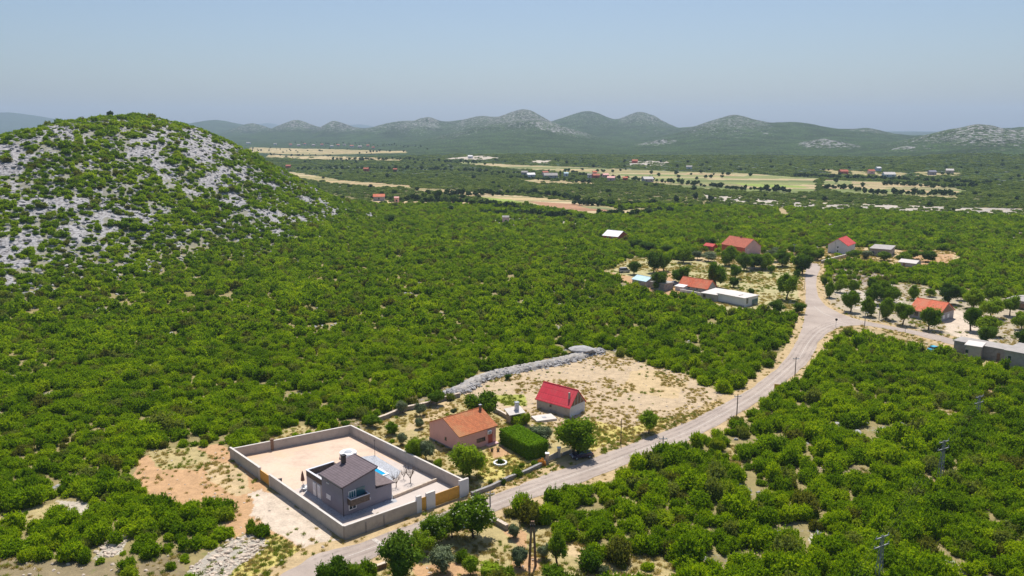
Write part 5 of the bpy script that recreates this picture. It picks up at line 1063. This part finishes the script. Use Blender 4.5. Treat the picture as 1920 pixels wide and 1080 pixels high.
for (px, py, wp, wl, rf_, lb) in FAR:
    X, Y = W(px, py); X, Y = float(X), float(Y); Z = float(ht(X, Y)); L = wp * .85 * zc_of(X, Y, Z) / F; L = float(min(L, 30)); dp = min(L * .7, 9); he = 4.2 if wp < 20 else 3.6
    T = thing('village_house', lb or 'tiny pale or pink house in the farthest village below the ridge', 'house', (X, Y, Z), random.uniform(-.35, .35), 'houses of the farthest village' if lb is None else 'houses in the valley')
    b = MB(); b.box(-L / 2, L / 2, -dp / 2, dp / 2, -3, he)
    n = len(b.v); b.v += [(-L / 2, -dp / 2, he), (-L / 2, dp / 2, he), (-L / 2, 0, he + dp * .28), (L / 2, -dp / 2, he), (L / 2, dp / 2, he), (L / 2, 0, he + dp * .28)]; b.f += [(n, n + 2, n + 1), (n + 3, n + 4, n + 5)]
    b.build('wall', M[wl], T); s = .4; rr = MB(); z1 = he + dp * .28 + .2; z0 = he - s * .5 + .1
    rr.slab([(-L / 2 - s, -dp / 2 - s, z0), (L / 2 + s, -dp / 2 - s, z0), (L / 2 + s, 0, z1), (-L / 2 - s, 0, z1)], .15); rr.slab([(-L / 2 - s, 0, z1), (L / 2 + s, 0, z1), (L / 2 + s, dp / 2 + s, z0), (-L / 2 - s, dp / 2 + s, z0)], .15); rr.build('roof', M[rf_], T)
    if lb:
        for k in range(max(1, int(L / 5))):
            x = -L / 2 + L * (k + .5) / max(1, int(L / 5)); MB().box(x - .6, x + .6, -dp / 2 - .05, -dp / 2 - .003, 1.2, 2.6).build('window', M['glass'], T)
    keep(X, Y, L * .6 + 2)

# ================================================================ single trees (px foot, py foot, width px, height px, kind, label)
TR = [(752, 1092, 92, 108, 'dark', 'large dense dark green tree beside the road in front of the boundary wall'), (628, 1118, 66, 84, 'leaf', 'bright leafy tree at the bottom edge left of the large dark tree'), (668, 1112, 48, 66, 'leaf', 'smaller bright tree at the bottom edge beside the large dark tree'),
      (812, 1018, 66, 62, 'leaf', 'green tree with pale tips in front of the boundary wall door'), (848, 1008, 52, 56, 'leaf2', 'green tree before the front gate between two larger trees'), (888, 1010, 88, 86, 'leaf2', 'largest walnut tree at the road end of the front wall'), (790, 1040, 50, 48, 'leaf', 'low bushy tree right behind the large dark tree'),
      (830, 1072, 60, 56, 'olive', 'grey green olive tree in the roadside orchard'), (882, 1078, 42, 38, 'light', 'small bright green tree right of the grey olive'), (963, 1008, 30, 30, 'olive', 'small grey olive bush behind the twin poles'), (975, 1064, 40, 46, 'olive', 'grey olive tree left of the twin brown poles'),
      (1045, 1062, 42, 74, 'leaf', 'slender green tree with tall visible trunk right of the twin poles'), (1021, 1048, 30, 32, 'olive', 'grey olive between the twin poles and the slender tree'), (925, 1088, 60, 32, 'light', 'bright yellow green tree low at the bottom edge'), (1035, 1092, 46, 34, 'leaf', 'round green tree at the bottom edge below the slender tree'),
      (880, 897, 76, 72, 'leaf', 'round green tree between pink house and boundary wall'), (1074, 853, 92, 80, 'leaf', 'biggest round tree right of the clipped hedge'), (1012, 832, 56, 40, 'olive', 'grey green olive behind the clipped hedge'), (905, 792, 72, 64, 'leaf', 'bushy green tree behind the pink house roof'), (775, 866, 42, 52, 'leaf', 'green tree against the left gable of the pink house'), (800, 864, 36, 42, 'olive', 'greyish tree at the corner of the pink house gable'),
      (821, 888, 20, 34, 'light', 'narrow light green sapling beside the boundary wall'), (788, 779, 26, 24, 'olive', 'upper grey olive left behind the pink house'), (786, 804, 24, 22, 'olive', 'lower grey olive left behind the pink house'), (820, 760, 38, 30, 'leaf', 'round green tree at the old mossy wall'), (851, 778, 14, 14, 'olive', 'small olive between the mossy wall and the pink roof'), (755, 775, 30, 26, 'olive', 'grey olive at the left end of the mossy wall'), (755, 835, 26, 26, 'olive', 'small olive against the yard wall behind the pool'), (735, 815, 30, 26, 'leaf', 'green tree just outside the far corner of the yard wall'), (700, 800, 34, 24, 'leaf', 'low tree above the back corner of the yard wall'),
      (1216, 813, 46, 46, 'leaf', 'lone tree with forked trunk in the field beside the road'), (987, 797, 20, 26, 'leaf', 'thin young tree between the barn and the grill hut'), (952, 712, 16, 12, 'dark', 'dark bush below the stone bank'),
      (1282, 493, 33, 30, 'leaf', 'tree at the back left of the hamlet field'), (1226, 511, 36, 38, 'dark', 'tall dark tree behind the blue roofed shed'), (1244, 508, 24, 32, 'leaf', 'lighter tree joined to the tall dark tree'), (1189, 515, 28, 25, 'dark', 'dark round tree beside the grey van'), (1235, 543, 30, 36, 'dark', 'dark tree leaning over the blue roofed shed'), (1276, 533, 34, 32, 'leaf', 'round tree left behind the orange roofed farmhouse'), (1343, 540, 38, 46, 'leaf', 'tall tree right behind the orange roofed farmhouse'), (1379, 522, 24, 26, 'leaf', 'round tree in the middle of the orchard meadow'), (1375, 539, 21, 19, 'dark', 'small dark tree in front of the round orchard tree'), (1307, 533, 18, 9, 'dark', 'flat dark bush on the ridge line of the farmhouse'),
      (1367, 498, 36, 34, 'leaf', 'large tree in front of the red house wall'), (1395, 507, 30, 30, 'dark', 'first tree of the dark row below the red house'), (1415, 505, 30, 31, 'dark', 'second tree of the dark row below the red house'), (1436, 506, 30, 29, 'leaf', 'third lighter tree of the row below the red house'), (1446, 512, 15, 15, 'leaf', 'small ball shaped tree at the end of the dark row'), (1466, 500, 36, 30, 'leaf', 'broad tree right of the dark row'), (1448, 490, 30, 24, 'olive', 'greyish tree behind the dark row'), (1328, 490, 34, 18, 'olive', 'wide grey olive left of the tree before the red house'), (1308, 487, 24, 16, 'olive', 'second grey olive behind the orchard meadow'), (1504, 514, 34, 38, 'dark', 'dark tree where the road bends away behind the hamlet'), (1494, 521, 14, 14, 'dark', 'small dark bush by the bend of the road'),
      (1474, 562, 42, 46, 'light', 'bright yellow green tree at the orchard corner near the road'), (1498, 588, 22, 22, 'dark', 'small dark tree on the verge left of the junction'), (1456, 592, 30, 30, 'dark', 'dark grey green tree right of the warehouse'), (1485, 477, 22, 18, 'leaf', 'tree beside the slim pole behind the orchard'), (1514, 488, 24, 22, 'leaf', 'left tree of the pair beside the white house'), (1533, 488, 26, 21, 'leaf', 'right tree of the pair beside the white house'), (1332, 463, 20, 15, 'dark', 'dark tree behind the small red shed'), (1409, 556, 12, 16, 'dark', 'tiny palm like tree behind the warehouse roof'), (1300, 480, 22, 16, 'leaf', 'tree in the back row left of the small red shed'), (1250, 475, 26, 16, 'dark', 'dark bushy tree at the far left of the hamlet'), (1215, 472, 30, 18, 'dark', 'dark tree right of the red brick house'), (1190, 466, 26, 18, 'dark', 'dark tree next to the red brick house'),
      (1555, 558, 22, 28, 'leaf', 'small round tree nearest the road bend on the right side'), (1575, 548, 24, 24, 'leaf', 'small tree behind the round one at the bend'), (1546, 537, 10, 15, 'dark', 'tiny dark conifer at the road bend'), (1600, 548, 26, 24, 'light', 'light green tree on the stony plot behind the junction'), (1595, 585, 34, 40, 'leaf', 'tall tree on the stony plot above the junction'), (1633, 545, 18, 22, 'dark', 'dark upright bush on the stony plot'), (1657, 563, 38, 34, 'leaf', 'back tree of the dense group on the side road'), (1674, 572, 32, 34, 'leaf', 'right tree of the dense group on the side road'), (1638, 570, 34, 36, 'leaf', 'left tree of the dense group on the side road'), (1627, 593, 28, 34, 'leaf', 'tree beside the pole on the side road'), (1661, 599, 32, 38, 'leaf', 'front tree of the dense group on the side road'), (1692, 609, 36, 42, 'leaf', 'tree with leaning trunk left of the orange roofed grey house'), (1741, 618, 40, 44, 'leaf', 'round tree in front of the orange roofed grey house'), (1712, 562, 22, 26, 'leaf', 'tree just behind the left end of the orange roof'), (1743, 556, 20, 16, 'leaf', 'small tree behind the orange roof ridge'), (1778, 570, 38, 36, 'dark', 'dark tree right behind the orange roof'), (1825, 579, 42, 36, 'leaf', 'wide tree right of the dirt yard'), (1864, 569, 44, 38, 'leaf', 'broad tree at the scrub edge on the far right'), (1802, 563, 26, 22, 'leaf', 'small tree between the dark and the wide tree'), (1858, 596, 44, 36, 'leaf', 'spreading tree in the right yard'), (1893, 592, 32, 36, 'leaf', 'tree with visible trunk near the right edge shed'), (1820, 620, 36, 46, 'leaf', 'leaning tree at the edge of the pale track'), (1848, 628, 46, 36, 'light', 'light wide tree right of the leaning one'), (1848, 645, 34, 36, 'dark', 'darker tree above the shed row'), (1916, 618, 34, 34, 'leaf', 'tree at the right picture edge above the shed row'), (1919, 655, 30, 38, 'dark', 'dark tree at the right picture edge behind the end shed'),
      (1740, 491, 30, 21, 'dark', 'round dark tree on the bare earth behind the pale shed'), (1696, 494, 30, 21, 'leaf', 'tree directly behind the pale shed'), (1712, 486, 26, 18, 'leaf', 'back tree behind the pale shed'), (1658, 489, 28, 18, 'light', 'round light tree before the long dark barn'), (1623, 485, 24, 16, 'olive', 'dull green tree left of the long dark barn'), (1600, 486, 24, 18, 'light', 'light tree at the right corner of the white house'), (1640, 462, 36, 14, 'leaf', 'low tree behind the white house'),
      (249, 217, 22, 17, 'dark', 'lone tree on the summit of the rocky hill'), (293, 232, 34, 22, 'dark', 'big bush like tree right of the summit tree'), (732, 420, 26, 20, 'dark', 'black green tree at the foot of the near hill'), (820, 377, 20, 24, 'dark', 'tall dark conifer beside the tan field'), (795, 372, 13, 13, 'leaf', 'small green tree left of the dark conifer'), (848, 380, 20, 13, 'dark', 'dark tree right of the tall conifer'), (885, 385, 22, 13, 'dark', 'rounded dark tree at the end of the farm trees'), (1050, 333, 4, 15, 'dark', 'slim dark cypress in the valley village'), (1567, 344, 12, 12, 'far', 'dark tree at the fork of the valley track'), (1680, 362, 14, 7, 'far', 'low dark tree on the edge of the valley field')]
for (px, py, wp, hp_, kd, lb) in TR:
    if 400 < py < 670 and px > 1150: wp, hp_ = wp * 1.13, hp_ * 1.1
    grp = 'olive trees' if kd == 'olive' else 'broadleaf trees'
    tree(px, py, wp, hp_, kd, lb, grp, name='olive_tree' if kd == 'olive' else ('cypress_tree' if 'cypress' in lb else ('conifer_tree' if 'conifer' in lb else 'tree')), low=.1 if wp > hp_ * 1.25 or kd == 'olive' else (.16 if 'trunk' in lb or 'slender' in lb else .05))
for q in ((1105, 1062, 58, 34, 'leaf', 'wide dark green shrub right of the slender tree'), (865, 1050, 30, 20, 'leaf', 'low shrub in the roadside orchard'), (945, 1088, 40, 26, 'leaflight', 'yellow green shrub at the bottom edge by the twin poles'), (1130, 1075, 30, 18, 'olive', 'pale grey shrub at the lower edge of the orchard'), (470, 996, 20, 26, 'leaf', 'upright green bush beside the dirt track'), (480, 1005, 16, 16, 'leaf', 'low bush at the upright bush on the dirt track')):
    bush(q[0], q[1], q[2], q[3], q[5], q[4])
# hedge strip above the shed row
b_ = Wp([(1800, 640), (1840, 649), (1885, 657)], 0)
for i, t_ in enumerate(np.linspace(0, 1, 12)):
    p = spline(b_, 8)[min(int(t_ * 16), 16)]; o = bpy.data.objects.new('verge_shrub', SHN[i % 8]); COL.objects.link(o); o.location = (p[0], p[1], -.1); o.scale = (1.7, 1.5, 1.1); o.rotation_euler = (0, 0, i); tag(o, 'low green shrub in the strip above the shed row', 'shrub', 'shrub strip above the shed row')

# ================================================================ scrub: shrubs as things (the 300 that show largest) and the rest
def pts_for(sp, dmin, dmax, half=.74):
    X, Y = jgrid(sp, dmin, dmax, half); c_, dn, st, vg_, zn = zone_eval(X, Y); return X, Y, dn, st
X, Y, dn, st = pts_for(2.2, 62, 640); Z = ht(X, Y); k = (rng.random(len(X)) < dn) & cleared(X, Y) & ~inside(X, Y, COMP) & (segdist(X, Y, COMP) > 2.9)
# no shrub stands on the building plots themselves
X, Y, Z = X[k], Y[k], Z[k]; n = len(X); D = np.hypot(X, Y)
sz = rng.uniform(.85, 2.0, n) * (.72 + .55 * fbm(X, Y, 14, 2, 61)); sz = np.where(fbm(X, Y, 9, 2, 62) > .66, sz * 1.25, sz)
sz = np.where(lefthill(X, Y) > 6, sz * rng.uniform(.8, 1.25, n), sz); sz = np.where(D > 380, sz * 1.12, sz)
hgt = sz * rng.uniform(.75, 1.35, n); hgt = np.where(lefthill(X, Y) > 6, hgt * .72, hgt); hgt = np.where((X > -5) & (D < 330), hgt * 1.15, hgt)
zc = Y * CP + (H - Z) * SP; u_ = F * X / zc; v_ = F * ((H - Z) * CP - Y * SP) / zc
vis = (np.abs(u_) < 975) & (v_ < 560) & (v_ > -330)
# which show largest: nearest first, spread over the picture's lower edge
score = np.where(vis, sz / zc, 0); top = np.argsort(-score)[:300]; isT = np.zeros(n, bool); isT[top] = True
for i in top:
    j = int(rng.integers(0, 8)); o = bpy.data.objects.new('shrub', SHN[j]); COL.objects.link(o); o.location = (X[i], Y[i], Z[i] - .1); o.scale = (sz[i], sz[i] * rng.uniform(.85, 1.15), hgt[i]); o.rotation_euler = (0, 0, rng.uniform(0, 6.28))
    if u_[i] > 0: tag(o, 'green deciduous shrub in the dense scrub on the near side of the road', 'shrub', 'shrubs of the near scrub right of the road')
    else: tag(o, 'green deciduous shrub in the scrub left of the walled yard', 'shrub', 'shrubs of the near scrub left of the yard')
r_ = ~isT; X, Y, Z, sz, hgt, D = (q[r_] for q in (X, Y, Z, sz, hgt, D)); n = len(X)
ids = np.where(D < 230, pick('a', n), pick('b', n))
PT = [np.stack([X, Y, Z - .1], 1)]; RT = [np.stack([rng.normal(size=n) * .1, rng.normal(size=n) * .1, rng.uniform(0, 6.28, n)], 1)]; SCL = [np.stack([sz, sz * rng.uniform(.85, 1.15, n), hgt], 1)]; IDS = [ids]
X, Y, dn, st = pts_for(1.75, 62, 300); Z = ht(X, Y); k = (rng.random(len(X)) < np.clip(dn, 0, .9) * .5) & cleared(X, Y) & ~inside(X, Y, COMP) & (segdist(X, Y, COMP) > 1.6); X, Y, Z = X[k], Y[k], Z[k]; n = len(X); s = rng.uniform(.4, .95, n)
PT.append(np.stack([X, Y, Z - .1], 1)); RT.append(np.stack([np.zeros(n), np.zeros(n), rng.uniform(0, 6.28, n)], 1)); SCL.append(np.stack([s, s, s * rng.uniform(.8, 1.5, n)], 1)); IDS.append(pick('b', n))
# farther scrub as clumps
for sp, d0, d1, s0 in ((5.2, 640, 1050, 3.9), (8.0, 1050, 1700, 4.9)):
    X, Y, dn, st = pts_for(sp, d0, d1); hr_, rk_ = far_h(X, Y); k = (rng.random(len(X)) < dn * ((.78 if d0 < 1000 else .66) - .45 * sstep(.15, .8, rk_) * (d0 > 1000))) & cleared(X, Y); X, Y = X[k], Y[k]; n = len(X); Z = ht(X, Y); s = s0 * rng.uniform(.7, 1.25, n)
    PT.append(np.stack([X, Y, Z - .2], 1)); RT.append(np.stack([np.zeros(n), np.zeros(n), rng.uniform(0, 6.28, n)], 1)); SCL.append(np.stack([s, s, s * rng.uniform(.5, .85, n) * (.75 if d0 > 1000 else 1)], 1)); IDS.append(pick('c', n))
scatter('scrub', np.concatenate(PT), np.concatenate(RT), np.concatenate(SCL), np.concatenate(IDS), 'dense green karst scrub covering the plain and the hill')
print('scrub', sum(map(len, PT)))
# scattered dark trees over the valley and tree lines between the fields
LINES = [[(620, 300), (760, 300), (900, 307)], [(560, 318), (700, 316), (900, 322), (960, 326)], [(800, 366), (900, 366), (1000, 362), (1090, 376)], [(1080, 384), (1150, 386), (1230, 384)], [(1060, 321), (1100, 332), (1200, 338), (1280, 344)], [(1280, 345), (1370, 354), (1480, 360)], [(1480, 330), (1560, 333), (1700, 338), (1850, 345)], [(1545, 352), (1640, 362), (1800, 368)], [(540, 268), (640, 270), (720, 272), (800, 278)], [(1660, 346), (1740, 350), (1830, 352)], [(700, 372), (760, 376), (900, 384), (960, 392)], [(1120, 404), (1200, 404), (1260, 398)], [(900, 402), (1000, 404), (1090, 412)], [(960, 335), (1060, 338), (1110, 345)]]
PX, PY = [], []
for ln in LINES:
    for a_, b_ in zip(ln[:-1], ln[1:]):
        for t_ in np.arange(0, 1, 5.0 / (abs(b_[0] - a_[0]) + 1)): PX.append(a_[0] + (b_[0] - a_[0]) * t_ + rng.normal() * 3); PY.append(a_[1] + (b_[1] - a_[1]) * t_ + rng.normal() * .9)
lx, ly = W(PX, PY); X, Y = jgrid(38, 560, 2400, .74); c_, dn, st, vg_, zn = zone_eval(X, Y); k = (rng.random(len(X)) < .4) & (dn > .3) & (np.hypot(X, Y) < 1500); X, Y = np.concatenate([X[k], lx]), np.concatenate([Y[k], ly])
for z_, zw in zip(ZONES, ZW):                                       # bushes along the field edges
    if z_[1] in ('farg', 'tan') and z_[5] >= 5:
        lo, hi = zw[0].min(0), zw[0].max(0); m_ = int((hi - lo).prod() / 90); x = rng.uniform(lo[0], hi[0], m_); y = rng.uniform(lo[1], hi[1], m_)
        yy = y + .12 * x + 10 * vnoise(x / 160, y / 160, 7); e = (yy / 34) % 1; q = inside(x, y, zw[0]) & (((np.minimum(e, 1 - e) < .05) & (vnoise(x / 45, y / 30, 3) > .66)) | (rng.random(m_) < .006)); X, Y = np.concatenate([X, x[q]]), np.concatenate([Y, y[q]])
k = cleared(X, Y); X, Y = X[k], Y[k]; n = len(X); s = rng.uniform(1.5, 3.6, n)
scatter('woodland', np.stack([X, Y, ht(X, Y) - .3], 1), np.stack([np.zeros(n), np.zeros(n), rng.uniform(0, 6.28, n)], 1), np.stack([s, s, s * rng.uniform(.6, 1.0, n)], 1), pick('d', n), 'dark trees scattered over the far valley between the fields')
# limestone blocks on the hill and in holes of the scrub, rubble on the bare plots
X, Y, dn, st = pts_for(2.1, 100, 640); k = (st > .45) & (rng.random(len(X)) < .55) & ~inside(X, Y, COMP + (COMP - COMP.mean(0)) * .03); X, Y = X[k], Y[k]; hs_ = lefthill(X, Y) > 3; n = len(X); s = rng.uniform(.3, 1.15, n) * np.where(hs_, 1.25, .8)
bp_ = np.repeat(bpts, 16, 0) + rng.normal(size=(len(bpts) * 16, 2)) * 1.1; nb = len(bp_); X2 = np.concatenate([X, bp_[:, 0]]); Y2 = np.concatenate([Y, bp_[:, 1]]); bz = .85 * np.clip(1 - (segdist(bp_[:, 0], bp_[:, 1], bpts, False) / 2.4) ** 2, 0, 1)
Z2 = np.concatenate([ht(X, Y) - .1, bz]); s2 = np.concatenate([s, rng.uniform(.18, .55, nb)]); n2 = len(X2); ROT = rng.uniform(0, 6.28, (n2, 3)); ROT[:, :2] *= .1
scatter('limestone_rocks', np.stack([X2, Y2, Z2], 1), ROT, np.stack([s2 * rng.uniform(.8, 1.6, n2), s2, s2 * rng.uniform(.4, .8, n2)], 1), pick('e', n2), 'pale limestone blocks lying on the hill and the stone bank')
def zone_pts(zi, dens):
    P = ZW[zi][0]; lo, hi = P.min(0), P.max(0); n = int((hi - lo).prod() * dens); x = rng.uniform(lo[0], hi[0], n); y = rng.uniform(lo[1], hi[1], n); k = inside(x, y, P)
    for j in range(zi + 1, len(ZW)):
        if (ZW[j][6] < hi).all() and (ZW[j][7] > lo).all(): k &= ~inside(x, y, ZW[j][0])
    return x[k], y[k]
FX, FY, FS = [], [], []
for zi, z_ in enumerate(ZONES):
    cn = z_[1]; dmean = np.hypot(*ZW[zi][0].mean(0))
    if dmean > 420: continue
    dd = {'rub': 2.6, 'field': .22, 'plot': .25, 'ham': .02, 'chalk': .06, 'earth': .12, 'straw': .05, 'pale': .3, 'litter': .25}.get(cn, .03)
    x, y = zone_pts(zi, dd); FX.append(x); FY.append(y); FS.append(rng.uniform(.08, .30, len(x)) ** 1.0 * (1.5 if cn == 'rub' else 1.0))
X, Y, s = map(np.concatenate, (FX, FY, FS)); k = ~inside(X, Y, ROAD) & ~inside(X, Y, COMP + (COMP - COMP.mean(0)) * .01); X, Y, s = X[k], Y[k], s[k]; n = len(X); ROT = rng.uniform(0, 6.28, (n, 3)); ROT[:, :2] *= .1
scatter('rubble', np.stack([X, Y, ht(X, Y)], 1), ROT, np.stack([s * rng.uniform(.8, 1.7, n), s, s * .7], 1), pick('f', n), 'loose pale stones strewn over the field and heaped by the track')
# grass tufts and weeds on the open plots and along the verges
GXs, GYs, GI, GS = [], [], [], []
for zi, z_ in enumerate(ZONES):
    cn = z_[1]; dmean = np.hypot(*ZW[zi][0].mean(0))
    if dmean > 420: continue
    ds, dw = {'dry': (1.3, .8), 'yel': (1.6, 1.5), 'straw': (1.5, .3), 'field': (1.0, .12), 'ham': (1.2, .8), 'plot': (.5, .4), 'earth': (.25, .12), 'chalk': (.02, .05), 'litter': (.6, .6), 'grass': (.6, 2.2), 'pale': (.2, .15), 'rub': (.1, .2), 'burnt': (.5, .4), 'tan': (.6, .3)}.get(cn, (.3, .2))
    f_ = 1.0 if dmean < 200 else .45
    for dq, fam in ((ds, 'g'), (dw, 'h')):
        x, y = zone_pts(zi, dq * f_); q = fbm(x, y, 7 if fam == 'h' else 10, 3, 71 if fam == 'h' else 72) > (.52 if fam == 'h' else .42); x, y = x[q], y[q]; GXs.append(x); GYs.append(y); GI.append(pick(fam, len(x))); GS.append(rng.uniform(.14, .42, len(x)) * (1 if dmean < 200 else 1.4))
n = 26000; x = rng.uniform(-90, 190, n); y = rng.uniform(80, 420, n); dr = segdist(x, y, ROAD); k = (dr < 3.4) & (rng.random(n) < .9); x, y = x[k], y[k]; GXs.append(x); GYs.append(y); GI.append(np.where(rng.random(len(x)) < .6, pick('g', len(x)), pick('h', len(x)))); GS.append(rng.uniform(.15, .4, len(x)))
X, Y, I_, s = map(np.concatenate, (GXs, GYs, GI, GS)); k = ~inside(X, Y, ROAD) & ~inside(X, Y, COMP + (COMP - COMP.mean(0)) * .01); X, Y, I_, s = X[k], Y[k], I_[k], s[k]; n = len(X)
scatter('grass', np.stack([X, Y, ht(X, Y)], 1), np.stack([np.zeros(n), np.zeros(n), rng.uniform(0, 6.28, n)], 1), np.stack([s * 1.2, s * 1.2, s], 1), I_, 'dry yellow grass tufts and low weeds on the open plots')
# ================================================================ haze
hz = MB().box(-9000, 9000, -300, 14500, -6, 420).build('haze', M['white']); m = bpy.data.materials.new('haze_air'); m.use_nodes = True; t = m.node_tree; t.nodes.remove(t.nodes['Principled BSDF'])
vol = t.nodes.new('ShaderNodeVolumePrincipled'); vol.inputs['Color'].default_value = (.60, .76, .97, 1); vol.inputs['Density'].default_value = 1.0e-4; vol.inputs['Anisotropy'].default_value = .3
t.links.new(vol.outputs[0], t.nodes['Material Output'].inputs['Volume']); hz.data.materials[0] = m; tag(hz, 'thin blue summer haze over the valley', kind='stuff')
print('objects', len(sc.objects))
